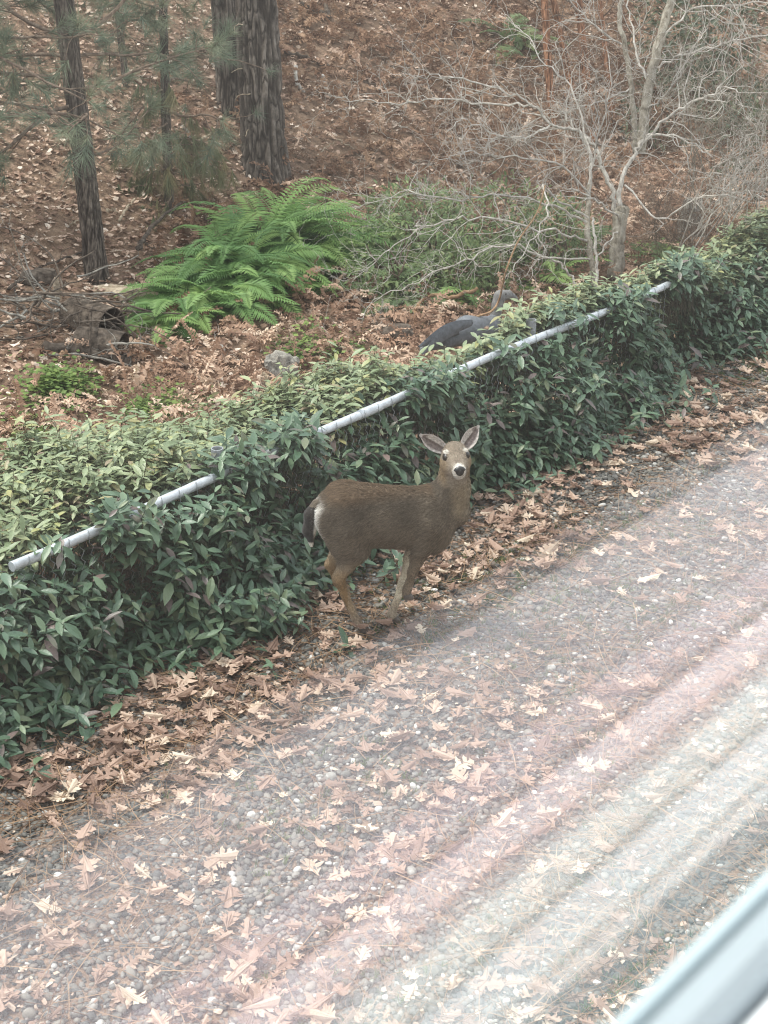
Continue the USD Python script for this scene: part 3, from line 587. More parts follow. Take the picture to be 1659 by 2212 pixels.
for k, (x, y, c, l, lab) in enumerate(((860, 650, 24, .75, 'dull green fern under the leftmost bare twigs'), (950, 610, 26, .8, 'dull green fern behind the dark bird'), (1040, 560, 20, .7, 'dull fern in the middle of the bare thicket'),
        (880, 540, 22, .75, 'grey green fern highest behind the bare twigs'), (1165, 610, 16, .6, 'light green fern beside the pale multi-stemmed trunk'), (1235, 560, 22, .75, 'yellowish fern behind the cut trunk'), (1000, 650, 12, .45, 'small light fern just above the dark bird'), (1420, 585, 14, .5, 'rust tinged fern right of the cut trunk'))):
    fern(x, y, c, l, .095, lab, M['fern_dull' if k not in (4, 6) else 'fern'], 20 + k, (.2, 1.2))
fern(1115, 100, 20, .7, .12, 'lone dark green fern high on the slope between red trunks', M['fern_dull'], 40, (.3, 1.3))

# ------------------------------------------------------------------ conifer trunks
BARK = {}
def bark_trunk(P0, P1, r0, r1, rings, sides, seed, depth=.12, flare=.35, freq=1.0, lumps=.05):
    """a furrowed trunk from P0 up to P1; vertical bark plates are real relief"""
    t = np.linspace(0, 1, rings); c = P0 + (P1 - P0) * t[:, None]; H = np.linalg.norm(P1 - P0); z = t * H
    c = c + np.stack([meshkit.noise(np.stack([z * .35, 0 * z + seed, 0 * z], -1), seed) - .5, meshkit.noise(np.stack([z * .35, 0 * z + seed + 9, 0 * z], -1), seed) - .5, 0 * z], 1) * lumps
    a = np.arange(sides) / sides * 2 * np.pi; Z, A = np.meshgrid(z, a, indexing='ij')
    rad = np.interp(t, [0, 1], [r0, r1]) * (1 + flare * np.exp(-z / (r0 * 1.6))); rad = rad[:, None]
    w = np.stack([np.cos(A) * rad * 20 * freq, np.sin(A) * rad * 20 * freq, Z * 1.7 * freq + 0 * A], -1)
    wob = meshkit.fbm(w * [.9, .9, 1.8], 2, seed + 2)[..., None] - .5; w = w + wob * [.55, .55, .8]
    cr = lambda p_, wd, sd: np.exp(-(np.abs(meshkit.noise(p_, sd) - .5) / wd) ** 2)
    crack = np.clip(np.maximum.reduce([cr(w, .075, seed), .8 * cr(w * [1.7, 1.7, 1.2] + 5, .07, seed + 1), .85 * cr(w * [.8, .8, 3.4] + 11, .05, seed + 4)]), 0, 1); f3 = meshkit.fbm(w * 3.5, 3, seed + 5)
    rr = rad * (1 - depth * crack + depth * .5 * (f3 - .5)) * (1 + .05 * np.sin(3 * A + seed) + .22 * flare * np.exp(-Z / (r0 * 1.3)) * np.sin(4 * A + seed * 2))
    tone = (.75 + .6 * meshkit.noise(w * 1.4 + 3, seed + 8))[..., None] * np.array([1.05, 1.0, .96]); col = tone * (1 - crack[..., None]) + crack[..., None] * np.array([.17, .14, .12]); BARK['c'] = col.reshape(-1, 3)
    V = np.stack([c[:, None, 0] + rr * np.cos(A), c[:, None, 1] + rr * np.sin(A), c[:, None, 2] + 0 * A], -1).reshape(-1, 3)
    i, k = np.meshgrid(np.arange(rings - 1), np.arange(sides), indexing='ij'); k2 = (k + 1) % sides
    q = np.stack([i * sides + k, i * sides + k2, (i + 1) * sides + k2, (i + 1) * sides + k], -1).reshape(-1, 4)
    return V, np.vstack([q[:, [0, 1, 2]], q[:, [0, 2, 3]]])
def wander(p0, d, length, r, g, steps=7, wig=.3, up=0.0, tip=.3):
    pts = [np.array(p0, float)]; d = norm(d); rd = np.linspace(r, r * tip, steps + 1)
    for _ in range(steps):
        d = norm(d + g.normal(0, wig, 3) + [0, 0, up]); pts.append(pts[-1] + d * length / steps)
    return np.array(pts), rd
def px_size(px, p): return px * proj(p)[0, 2] / FOC       # metres that px of the 1659-wide picture cover at p
b1 = on_ground(581, 392, -.05)
r1 = px_size(47, b1); top1 = at_t(553, 0, ray(553, 0) @ FWD * 0 + proj(b1)[0, 2] - .1); up1 = b1 + (top1 - b1) * (7.5 / (top1[2] - b1[2]))
tr = thing('conifer', 'thickest furrowed grey conifer trunk above the bright ferns', 'tree', b1)
bt_ = bark_trunk(b1, up1, r1, r1 * .8, 620, 190, 3, .16, .22); obj('trunk', bt_, M['bark'], tr, True, BARK['c'])
gb = np.random.default_rng(5)
for (qx, qy, dx, dz) in ((528, 40, -.5, -.3), (520, 132, -.6, -.35), (527, 190, -.45, -.25), (512, 78, -.7, -.25), (524, 268, -.4, -.3)):
    p0 = at_t(qx + 20, qy + 12, proj(b1)[0, 2] - r1 * .8); pts, rd = wander(p0, (dx, -.5, .3), gb.uniform(.1, .32), .008, gb, 5, .4, dz * .6)
    obj('dead_branch', tube(pts, rd, 5), M['deadwood'], tr, True)
b2 = on_ground(494, 246, -.05); top2 = at_t(480, 0, proj(b2)[0, 2]); up2 = b2 + (top2 - b2) * (7.0 / (top2[2] - b2[2])); r2 = px_size(30, b2)
tr = thing('conifer', 'second furrowed trunk half hidden behind the thickest one', 'tree', b2)
bt_ = bark_trunk(b2, up2, r2, r2 * .85, 560, 160, 8, .15, .1); obj('trunk', bt_, M['bark'], tr, True, BARK['c'])

def needle_tuft(seed, nn=46, spread=1.1):
    r = np.random.default_rng(seed); out = []
    for k in range(nn):
        th = spread * math.sqrt(r.uniform(0, 1)); ph = r.uniform(0, 6.28); d = np.array([math.cos(th), math.sin(th) * math.cos(ph), math.sin(th) * math.sin(ph)])
        s_ = norm(np.cross(d, r.normal(0, 1, 3))) * .010; b = np.array([r.uniform(-.25, .05), 0, 0]); l = r.uniform(.7, 1.0)
        out.append((np.array([b + s_, b - s_, b + d * l - [0, 0, .12 * l]]), np.array([[0, 1, 2]])))
    return join(out)
tuft_n = [needle_tuft(k) for k in range(4)]
tuft_d = [needle_tuft(20 + k, 40, .55) for k in range(3)]
def pine(name, label, qb, qt, rpx, seed, branches, height=7.0, tsize=.2, m='pine', barkmat='bark_pine'):
    g = np.random.default_rng(seed); b = on_ground(*qb, -.05); t = at_t(*qt, proj(b)[0, 2]); upp = b + (t - b) * (height / (t[2] - b[2])); r = px_size(rpx, b)
    tr = thing(name, label, 'tree', b)
    bt_ = bark_trunk(b, upp, r, r * .62, 300, 64, seed, .15, .25, 2.2, .12); obj('trunk', bt_, M[barkmat], tr, True, BARK['c'])
    TP, TD = [], []
    for (h0, az, ln, drp, nt) in branches:
        p0 = b + (upp - b) * (h0 / height); d = np.array([math.cos(az), math.sin(az), .12]); pts, rd = wander(p0, d, ln, .006 + .008 * ln, g, 10, .13, drp)
        ms = [tube(pts, rd, 5)]
        for k in range(nt):
            i = g.integers(3, 10); pp = pts[i]; pts2, rd2 = wander(pp, norm(pts[i] - pts[i - 1]) + g.normal(0, .7, 3), g.uniform(.12, .42) * ln ** .5, .005, g, 5, .25, drp * .6)
            ms.append(tube(pts2, rd2, 4)); 
            for j in (5, 4, 3)[:g.integers(1, 4)]: TP.append(pts2[j]); TD.append(norm(pts2[5] - pts2[3]))
        TP.append(pts[-1]); TD.append(norm(pts[-1] - pts[-2]))
        obj('branch', join(ms), M['twig_brown'], tr, True)
    TP, TD = np.array(TP), np.array(TD); n_ = len(TP)
    instancer('needles', [(x, M[m], False) for x in tuft_n], TP, frame_from(TD, g.normal(0, 1, (n_, 3))), tsize * g.uniform(.75, 1.2, n_), g.integers(0, 4, n_), tr)
    return tr, b, upp
gp = np.random.default_rng(77)
br = [(gp.uniform(.85, 2.7), gp.choice([math.pi, 0.0, 4.2, 5.3, 3.6, 2.6], p=[.34, .22, .12, .12, .12, .08]) + gp.normal(0, .3), gp.uniform(.7, 1.7), gp.uniform(-.05, .03), gp.integers(5, 10)) for _ in range(21)]
pine('pine', 'slim young pine with bare lower stem at the left edge of the slope', (193, 614), (141, 0), 25, 31, br, 7.0, .19)
br = [(gp.uniform(.6, 2.3), gp.uniform(0, 6.28), gp.uniform(.4, .95), gp.uniform(-.06, .02), gp.integers(4, 8)) for _ in range(20)]
trp, bp, upp = pine('pine', 'thin pine sapling behind the fern bank with a drooping skirt of dull needles', (373, 478), (352, 0), 11, 37, br, 6.0, .17)
# the drooping skirt low on the sapling
g = np.random.default_rng(91); TP, TD, ms = [], [], []
for k in range(27):
    h = g.uniform(.1, 1.15); a = g.choice([2.9, 3.6, 4.4, 5.2, 0.1]) + g.normal(0, .35); p0 = bp + (upp - bp) * (h / 6.0); ln = g.uniform(.2, .5) * (1.3 - .35 * h)
    pts, rd = wander(p0, (math.cos(a), math.sin(a), .1), ln, .006, g, 6, .15, -.12); ms.append(tube(pts, rd, 4))
    for j in range(2, 7): TP.append(pts[j]); TD.append(norm(np.array([.25 * math.cos(a), .25 * math.sin(a), -1]) + g.normal(0, .2, 3)))
obj('skirt_branches', join(ms), M['twig_brown'], trp, True)
TP, TD = np.array(TP), np.array(TD); n_ = len(TP)
instancer('skirt_needles', [(x, M['pine_dry'], False) for x in tuft_d], TP, frame_from(TD, g.normal(0, 1, (n_, 3))), g.uniform(.14, .26, n_), g.integers(0, 3, n_), trp)
# two more pines standing left of and behind, mostly out of the picture
br = [(gp.uniform(.7, 2.5), gp.choice([0.0, 5.5, .6, 4.5]) + gp.normal(0, .4), gp.uniform(.7, 1.5), gp.uniform(-.05, .02), gp.integers(5, 10)) for _ in range(16)]
pine('pine', 'pine at the far left edge whose needle boughs hang into the picture', (-110, 540), (-150, 0), 18, 41, br, 6.5, .2)
br = [(gp.uniform(.8, 3.4), gp.uniform(0, 6.28), gp.uniform(.4, 1.0), gp.uniform(-.05, .02), gp.integers(4, 8)) for _ in range(20)]
pine('pine', 'faint pine sapling high on the slope between the slim pine and the big trunks', (268, 190), (248, 0), 8, 43, br, 5.5, .18)

# ------------------------------------------------------------------ bare broadleaved trees on the right
def twigs(pts, r_at, g, n_child, ln, level=0, wig=.40, up=.03, out=None):
    """zigzag side twigs along a branch"""
    out = [] if out is None else out
    m = len(pts)
    for _ in range(n_child):
        i = int(g.integers(max(1, m // 5), m)); T = norm(pts[i] - pts[i - 1]); sd = norm(np.cross(T, g.normal(0, 1, 3))); d = norm(T * g.uniform(.3, .9) + sd * g.uniform(.5, 1.0))
        l = ln * g.uniform(.4, 1.15); r = max(.0015, min(r_at[i] * .6, .0018 + .0042 * l)); p, rd = wander(pts[i], d, l, r, g, 7, wig, up, .4)
        out.append(tube(p, rd, 4 if level == 0 else 3, False))
        if level < 2: twigs(p, rd, g, int(g.integers(2, 5)) if level == 0 else int(g.integers(0, 3)), l * .55, level + 1, wig, up, out)
    return out
def curve(ctrl, ra, rb, g, m=6, jit=.012):
    jit *= .75
    P = smooth_poly(np.array([at_t(x, y, t) for x, y, t in ctrl]), m); P[1:-1] += g.normal(0, jit, (len(P) - 2, 3))
    return P, np.linspace(ra, rb, len(P))
def bare_tree(name, label, trunk, ra, rb, limbs, seed, bm='bark_grey', tm='bark_pale', ntw=10, group=None):
    g = np.random.default_rng(seed); P, rd = curve(trunk, ra, rb, g, 8, .006); base = P[0]
    tr = thing(name, label, 'tree', base, group)
    knob = 1 + .12 * (meshkit.noise(np.stack([np.arange(len(P)) * .6, np.zeros(len(P)) + seed, np.zeros(len(P))], -1), seed) - .5)
    obj('trunk', tube(P, rd * knob, 12), M[bm], tr, True)
    for k, (ctrl, a, b, nt, ln) in enumerate(limbs):
        Q, rq = curve(ctrl, a * .72, b * .72, g, 5, .014); ms = [tube(Q, rq, 6)] + twigs(Q, rq, g, int(nt * 1.15), ln)
        obj('branch', join(ms), M[tm], tr, True)
    return tr
bare_tree('bare_tree', 'cut off grey trunk carrying a slimmer forking stem, right of the ferns', [(1328, 600, 13.0), (1333, 540, 12.98), (1340, 470, 12.95), (1344, 452, 12.95)], .062, .056,
    [([(1338, 460, 12.95), (1337, 420, 12.95), (1350, 375, 13.0), (1378, 325, 13.05), (1392, 298, 13.05), (1420, 290, 13.0), (1480, 300, 12.9), (1540, 340, 12.8)], .030, .008, 16, .7),
     ([(1334, 470, 13.0), (1322, 415, 13.05), (1300, 360, 13.1), (1285, 310, 13.1), (1240, 280, 13.2), (1215, 240, 13.3)], .030, .010, 18, .7),
     ([(1336, 470, 12.9), (1300, 440, 12.7), (1260, 418, 12.6), (1220, 400, 12.5)], .014, .006, 10, .5),
     ([(1382, 322, 13.05), (1420, 270, 13.0), (1470, 235, 12.9), (1520, 210, 12.8), (1570, 190, 12.7), (1600, 200, 12.6)], .020, .006, 16, .7),
     ([(1350, 400, 12.9), (1420, 470, 12.6), (1500, 430, 12.4), (1560, 420, 12.2), (1600, 440, 12.1)], .012, .005, 12, .5)], 61)
bare_tree('bare_tree', 'tall leaning grey stem running off the top of the picture', [(1385, 330, 13.9), (1392, 250, 13.9), (1405, 170, 13.9), (1425, 90, 13.9), (1452, -10, 13.9), (1480, -130, 13.9), (1500, -260, 13.9)], .045, .032,
    [([(1402, 190, 13.9), (1380, 130, 14.0), (1366, 60, 14.1), (1352, -20, 14.2)], .018, .008, 10, .7),
     ([(1412, 150, 13.9), (1470, 120, 13.7), (1560, 95, 13.5), (1680, 70, 13.3)], .016, .007, 16, .8),
     ([(1430, 80, 13.9), (1500, 20, 13.8), (1600, 8, 13.6), (1700, 4, 13.4)], .014, .007, 14, .8),
     ([(1395, 240, 13.9), (1450, 190, 13.7), (1490, 120, 13.5), (1530, 60, 13.4)], .012, .006, 12, .7)], 62)
bare_tree('bare_tree', 'slender pale stem rising left of the leaning one', [(1372, 330, 14.2), (1370, 270, 14.2), (1362, 180, 14.2), (1350, 100, 14.2), (1338, 40, 14.2), (1345, -40, 14.2), (1340, -200, 14.2)], .026, .02,
    [([(1350, 100, 14.2), (1300, 70, 14.2), (1260, 30, 14.3), (1215, -20, 14.3)], .013, .006, 14, .7),
     ([(1362, 190, 14.2), (1310, 215, 14.1), (1250, 235, 14.0), (1190, 250, 13.9)], .012, .005, 14, .6)], 63)
bare_tree('bare_tree', 'many stemmed pale shrub whose twigs arch far to the left above the ferns', [(1284, 618, 12.8), (1279, 570, 12.8), (1268, 500, 12.85), (1270, 440, 12.9), (1272, 400, 12.95)], .026, .02,
    [([(1272, 400, 12.95), (1275, 330, 13.0), (1240, 280, 13.0), (1190, 268, 12.9), (1150, 225, 12.8), (1090, 195, 12.7), (1000, 170, 12.7), (930, 162, 12.7), (880, 168, 12.7)], .020, .004, 34, .6),
     ([(1190, 268, 12.9), (1120, 300, 12.7), (1060, 285, 12.6), (1000, 260, 12.5), (965, 285, 12.4)], .012, .004, 20, .55),
     ([(1150, 225, 12.8), (1060, 225, 12.9), (960, 215, 13.0), (860, 222, 13.2), (760, 215, 13.3), (690, 200, 13.4)], .012, .003, 22, .5),
     ([(1270, 470, 12.8), (1200, 430, 12.6), (1175, 400, 12.5), (1185, 450, 12.3), (1160, 500, 12.2), (1120, 560, 12.0), (1092, 600, 11.9)], .013, .004, 16, .5),
     ([(1268, 520, 12.8), (1200, 500, 12.6), (1100, 480, 12.5), (1000, 470, 12.4), (900, 500, 12.3), (830, 545, 12.3), (790, 590, 12.3)], .014, .004, 34, .6),
     ([(1268, 480, 12.8), (1180, 440, 12.7), (1080, 420, 12.7), (980, 430, 12.7), (880, 415, 12.8), (800, 440, 12.9), (745, 455, 13.0)], .013, .004, 34, .55),
     ([(1275, 560, 12.8), (1200, 560, 12.5), (1100, 530, 12.3), (1000, 560, 12.2), (900, 610, 12.0), (820, 640, 12.0), (770, 690, 11.9)], .013, .003, 30, .55),
     ([(1274, 420, 12.9), (1200, 350, 12.8), (1110, 340, 12.7), (1020, 330, 12.6), (950, 345, 12.6)], .012, .004, 26, .6),
     ([(1275, 350, 12.9), (1240, 200, 13.1), (1180, 140, 13.2), (1130, 70, 13.3), (1090, 30, 13.4)], .012, .004, 24, .6),
     ([(1272, 420, 12.9), (1290, 300, 12.8), (1320, 200, 12.7), (1310, 100, 12.7)], .012, .004, 22, .6)], 64, ntw=20)
bare_tree('bare_tree', 'thin white stem standing between the shrub and the cut trunk', [(1290, 622, 12.6), (1289, 560, 12.6), (1283, 505, 12.65), (1280, 470, 12.7)], .013, .009,
    [([(1262, 628, 12.5), (1230, 595, 12.5), (1195, 560, 12.5), (1150, 540, 12.5)], .016, .007, 8, .4),
     ([(1288, 560, 12.6), (1315, 520, 12.7), (1332, 500, 12.8)], .010, .007, 4, .3)], 65, 'bark_pale')
# tangle of fine canes at the right edge and brown brush behind
def cane_shrub(name, label, bases, tips, seed, m, tw, r=.006):
    g = np.random.default_rng(seed); b0 = at_t(*bases[0]); sh = thing(name, label, 'shrub', b0)
    for (bx, by, bt), (tx, ty, tt) in zip(bases, tips):
        a, c = at_t(bx, by, bt), at_t(tx, ty, tt); mid = (a + c) / 2 + np.array([g.normal(0, .08), g.normal(0, .08), .12 * np.linalg.norm(c - a)])
        P = smooth_poly(np.array([a, mid, c]), 7); P[1:-1] += g.normal(0, .012, (len(P) - 2, 3)); rd = np.linspace(r, r * .5, len(P))
        obj('cane', join([tube(P, rd, 5)] + twigs(P, rd, g, tw, .45)), M[m], sh, True)
    return sh
g = np.random.default_rng(71)
cane_shrub('bare_shrub', 'straight pale canes fanning out at the right edge above the hedge', [(1500 + g.uniform(-40, 130), 510 + g.uniform(-30, 40), 12.6 + g.uniform(0, .8)) for _ in range(18)], [(1660 + g.uniform(-60, 120), 320 + g.uniform(-60, 120), 11.8 + g.uniform(-.4, .6)) for _ in range(18)], 71, 'bark_pale', 5)
cane_shrub('bare_shrub', 'tangled grey canes arching across the top right corner', [(1540 + g.uniform(-80, 160), 420 + g.uniform(-60, 60), 14.2 + g.uniform(0, .8)) for _ in range(26)], [(1560 + g.uniform(-150, 200), 130 + g.uniform(-120, 130), 13.6 + g.uniform(-.6, .8)) for _ in range(26)], 72, 'bark_grey', 8)
cane_shrub('brown_brush', 'low reddish brown leafless brush right of the cut trunk', [(1430 + g.uniform(-60, 130), 560 + g.uniform(-70, 30), 13.4 + g.uniform(0, .8)) for _ in range(24)], [(1450 + g.uniform(-100, 160), 430 + g.uniform(-90, 90), 13.5 + g.uniform(-.4, .8)) for _ in range(34)], 73, 'twig_brown', 8, .005)
cane_shrub('brown_brush', 'thin brown brush on the slope behind the pale shrub', [(1200 + g.uniform(-180, 160), 400 + g.uniform(-90, 90), 14.4 + g.uniform(0, .6)) for _ in range(18)], [(1200 + g.uniform(-200, 180), 270 + g.uniform(-120, 110), 14.4 + g.uniform(-.5, .8)) for _ in range(30)], 74, 'twig_brown', 7, .005)
# reddish slim trunks higher on the slope
for k, (x0, y0, x1, w, lab) in enumerate(((1192, 330, 1168, 9, 'leftmost of the slim red brown trunks on the upper slope'), (1236, 250, 1186, 8, 'red brown trunk just right of the leftmost one'), (1290, 330, 1250, 9, 'red brown trunk in the middle of the upper slope'), (1334, 300, 1300, 7, 'rightmost of the slim red brown trunks, beside the pale stem'), (1485, 230, 1475, 9, 'dim olive brown trunk in the top right brush'))):
    b = on_ground(x0, y0, -.05); t = at_t(x1, 0, proj(b)[0, 2]); upp = b + (t - b) * (6.0 / (t[2] - b[2])); r = px_size(w, b)
    tr = thing('slender_trunk', lab, 'tree', b)
    bt_ = bark_trunk(b, upp, r, r * .7, 160, 28, 50 + k, .10, .2, 3, .12); obj('trunk', bt_, M['bark_red' if k < 4 else 'twig_brown'], tr, True, BARK['c'])
    g = np.random.default_rng(300 + k)
    for j in range(9):
        p0 = b + (upp - b) * g.uniform(.08, .55); pts, rd = wander(p0, (g.normal(), g.normal(), .4), g.uniform(.4, 1.0), .008, g, 7, .22, .02); obj('branch', join([tube(pts, rd, 5)] + twigs(pts, rd, g, 5, .4)), M['twig_brown'], tr, True)
# dark evergreen shrubs closing off the upper right
def leafy_shrub(name, label, qx, qy, w, h, count, seed, m, lf=.07):
    g = np.random.default_rng(seed); b = on_ground(qx, qy); sh = thing(name, label, 'shrub', b)
    for j in range(7):
        pts, rd = wander(b, (g.normal(0, .5), g.normal(0, .5), 1), h * .9, .014, g, 7, .15, .05); obj('stem', tube(pts, rd, 5), M['twig_brown'], sh, True)
    d = norm(g.normal(0, 1, (count, 3))); r = g.uniform(.35, 1, count) ** .6; c = d * r[:, None] * [w / 2, w / 2, h / 2] + [0, 0, h * .52]
    lump = meshkit.fbm(c * 2.2 + seed, 3, seed); k = lump > .42; c, d = c[k], d[k]; n_ = len(c)
    P = b + c + g.normal(0, .03, (n_, 3)); R = frame_from(norm(d + g.normal(0, .6, (n_, 3)) - [0, 0, .2]), norm(d * .5 + np.array([0, 0, 1]) + g.normal(0, .4, (n_, 3))))
    instancer('foliage', [(l, M[m], True) for l in leaves], P, R, lf * g.uniform(.6, 1.3, n_), g.integers(0, 4, n_), sh)
M['dark_leaf'] = ramp_mat('dark_evergreen_look', [(0, (.03, .045, .022)), (.6, (.055, .075, .035)), (1, (.10, .11, .05))], .5, 6, .3, 0, 0, .4, .15)
for k, (x, y, w, h, lab) in enumerate(((850, 640, .9, .55, 'low grey green bush beside the right end of the fern bank'), (930, 590, 1.0, .7, 'grey green bush under the middle of the bare twigs'), (1010, 640, .7, .45, 'small green bush just behind the bird'), (1080, 570, 1.0, .7, 'grey green bush left of the many stemmed shrub'), (1190, 585, .8, .6, 'green bush at the foot of the many stemmed shrub'), (900, 520, .9, .5, 'dull green bush high behind the arching twigs'))):
    leafy_shrub('low_shrub', lab, x, y, w, h, 1500, 500 + k, 'fern_dull', .05)
leafy_shrub('evergreen_shrub', 'dark evergreen shrub in the top right corner behind the grey canes', 1610, 300, 2.0, 2.2, 2600, 81, 'dark_leaf', .08)
leafy_shrub('evergreen_shrub', 'dark olive shrub under the leaning stem near the top edge', 1500, 215, 1.6, 1.6, 1700, 82, 'dark_leaf', .08)
leafy_shrub('evergreen_shrub', 'small dim shrub between the red trunks and the leaning stem', 1420, 330, .9, .8, 700, 83, 'dark_leaf', .06)
leafy_shrub('evergreen_shrub', 'dark shrub at the right edge just above the hedge end', 1655, 430, 1.3, 1.0, 1200, 84, 'dark_leaf', .07)

# ------------------------------------------------------------------ fallen wood on the slope and behind the hedge
def stick(name, label, ctrl, ra, rb, m, seed, lift=.03, cat='branch', group=None, side=0, sides=8):
    g = np.random.default_rng(seed); C = []
    for c in ctrl:
        b = on_ground(c[0], c[1]); C.append(b + [0, 0, lift + (c[2] if len(c) > 2 else 0)])
    P = smooth_poly(np.array(C), 6); P[1:-1] += g.normal(0, .008, (len(P) - 2, 3)); rd = np.linspace(ra, rb, len(P)) * (1 + .2 * (g.uniform(0, 1, len(P)) - .5))
    ms = [tube(P, rd, sides)] + (twigs(P, rd, g, side, .3) if side else [])
    return top(name, join(ms), M[m], label, cat, group, True)
stick('fallen_log', 'pale barkless log lying left of the big trunks near the top', [(418, 110), (450, 112), (480, 116)], .045, .05, 'deadwood', 1, .05, 'log')
stick('fallen_branch', 'short white broken branch right of the big trunk', [(640, 190, .18), (640, 194, .09), (646, 200, .03), (658, 206, .0)], .020, .012, 'bark_pale', 2)
stick('fallen_branch', 'white forked stick standing beside the arching twig tips', [(697, 196, .12), (699, 199, .06), (706, 205, .0)], .014, .010, 'bark_pale', 3, .03, 'branch', None, 2)
stick('fallen_branch', 'long grey fallen branch reaching right from the big trunk', [(605, 122), (660, 134), (705, 152), (745, 160)], .022, .010, 'deadwood_dark', 4, .05, 'branch', None, 5)
stick('fallen_branch', 'dark crooked dead branch at the top edge of the slope', [(650, 20), (690, 36), (712, 48), (700, 12)], .03, .02, 'deadwood_dark', 5, .06, 'branch', None, 5)
stick('fallen_branch', 'bare stick pointing down the slope left of the fern bank', [(300, 568), (318, 540), (345, 508), (392, 470)], .020, .011, 'deadwood_dark', 6, .12, 'branch', None, 3)
stick('fallen_branch', 'thin grey stick leaning beside the slim pine', [(258, 490), (275, 462), (292, 442)], .013, .008, 'deadwood', 7, .05)
stick('fallen_branch', 'pale split branch on the slope left of the big trunk foot', [(405, 325), (438, 310), (470, 290)], .018, .010, 'deadwood', 8, .04)
stick('fallen_branch', 'small cream coloured split stick between sapling and big trunk', [(395, 278), (405, 292), (412, 302)], .012, .008, 'bark_pale', 9, .03)
stick('fallen_branch', 'small grey stick lying right of the big trunk foot', [(652, 378), (678, 380)], .016, .016, 'bark_pale', 10, .03)
stick('fallen_branch', 'long low branch across the left of the slope below the pines', [(20, 640), (70, 600), (130, 575), (180, 560)], .014, .008, 'deadwood_dark', 11, .05, 'branch', None, 5)
stick('orange_branch', 'bare orange brown branch bowed along the bird and up past its neck', [(896, 715, .0), (900, 700, .10), (930, 690, .16), (985, 692, .16), (1030, 690, .22)], .014, .013, 'orange_wood', 12)
gg = np.random.default_rng(55)
P = smooth_poly(np.array([at_n(1030, 684, 6.55), at_n(1062, 672, 6.5), at_n(1078, 648, 6.5), at_n(1086, 615, 6.45), at_n(1095, 580, 6.4), at_n(1120, 520, 6.4), at_n(1160, 460, 6.4), at_n(1178, 400, 6.4)]), 6)
top('hanging_branch', tube(P, np.linspace(.009, .005, len(P)), 7), M['orange_wood'], 'slim brown stem curving up beside the bird head into the pale twigs', 'branch', None, True)
stick('fallen_branch', 'short white forked stick standing in dead bracken above the stump', [(478, 785, .0), (482, 782, .07), (480, 780, .12)], .010, .006, 'bark_pale', 13, .0, 'branch', None, 2)
for k in range(26):
    x, y = gg.uniform(10, 820), gg.uniform(20, 600)
    if 470 < x < 640 and y < 400: x += 190
    a = gg.uniform(-.9, .9); l = gg.uniform(20, 60)
    stick('twig_on_slope', f"small dead {'dark' if k % 2 else 'pale'} twig {'left of the slim pine' if x < 150 else 'between the slim pine and the sapling' if x < 340 else 'between the sapling and the big trunks' if x < 490 else 'right of the big trunks'}, {'high' if y < 220 else 'midway' if y < 420 else 'low'} on the slope", [(x, y), (x + l * .5 * math.cos(a) + gg.normal(0, 4), y + l * .5 * math.sin(a) * .7 + gg.normal(0, 4)), (x + l * math.cos(a), y + l * math.sin(a) * .7)], .009, .005, 'deadwood_dark' if k % 2 else 'deadwood', 400 + k, .05, 'twig', 'small dead twigs in the hillside litter', 0, 5)
# brush pile
bc = on_ground(130, 715); bp_ = thing('brush_pile', 'tangled heap of dead grey branches at the left edge', 'brush pile', bc)
g = np.random.default_rng(95)
for k in range(46):
    q0 = on_ground(130 + g.normal(0, 62), 722 + g.normal(0, 26)) + [0, 0, g.uniform(.02, .30)]; a = g.uniform(0, 6.28)
    pts, rd = wander(q0, (math.cos(a), math.sin(a) * .6, g.normal(.05, .2)), g.uniform(.35, .95), g.uniform(.005, .014), g, 8, .16, -.02, .4)
    pts[:, 2] = np.maximum(pts[:, 2], ground_xy(pts) + .015)
    obj('branch', join([tube(pts, rd, 5)] + (twigs(pts, rd, g, 4, .3) if k % 2 else [])), M['deadwood_dark' if k % 3 else 'stump'], bp_, True)
stick('fallen_log', 'long dark log lying along the front of the brush pile', [(95, 765), (170, 772), (250, 790), (285, 795)], .045, .035, 'deadwood_dark', 21, .05, 'log', None, 0, 12)
# hollow log sections
def hollow(name, label, qx, qy, ax, length, r0, r1, seed, m, pitchz=.0):
    g = np.random.default_rng(seed); c = on_ground(qx, qy) + [0, 0, r1 * .85]; ax = norm(np.array([ax[0], ax[1], pitchz])); x = norm(np.cross([0, 0, 1], ax)); y = np.cross(ax, x)
    sides, V = 40, []
    th = np.arange(sides) / sides * 2 * np.pi; w = meshkit.fbm(np.stack([np.cos(th) * 2, np.sin(th) * 2, 0 * th + seed], -1), 3, seed) - .5
    prof = [(-length, r0, 0), (-length * .66, r0 * .35 + r1 * .65, .1), (-length * .33, r1, .1), (-.004, r1, .14), (0, r1 * .985, .14), (0, r1 * .93, .14), (-length * .5, r1 * .86, .1), (-length * .96, r0 * .8, 0), (-length * .97, .002, 0)]
    for (d, r, a) in prof: V.append(c + ax * d + (r * (1 + a * w))[:, None] * (np.cos(th)[:, None] * x + np.sin(th)[:, None] * y) + ax * (.10 * r1 * a / .14 * w)[:, None])
    V = np.vstack([np.vstack(V), [c - ax * length]]); F = []
    for i in range(len(prof) - 1):
        for k in range(sides): a, b = i * sides + k, i * sides + (k + 1) % sides; F += [(a, b, b + sides), (a, b + sides, a + sides)]
    for k in range(sides): F.append((len(V) - 1, (k + 1) % sides, k))
    return top(name, (V, np.array(F)), M[m], label, 'log', None, 50)
hollow('hollow_log', 'upper hollow log section whose dark round opening faces right', 243, 738, (.85, -.6), .40, .12, .135, 1, 'deadwood_dark', -.05)
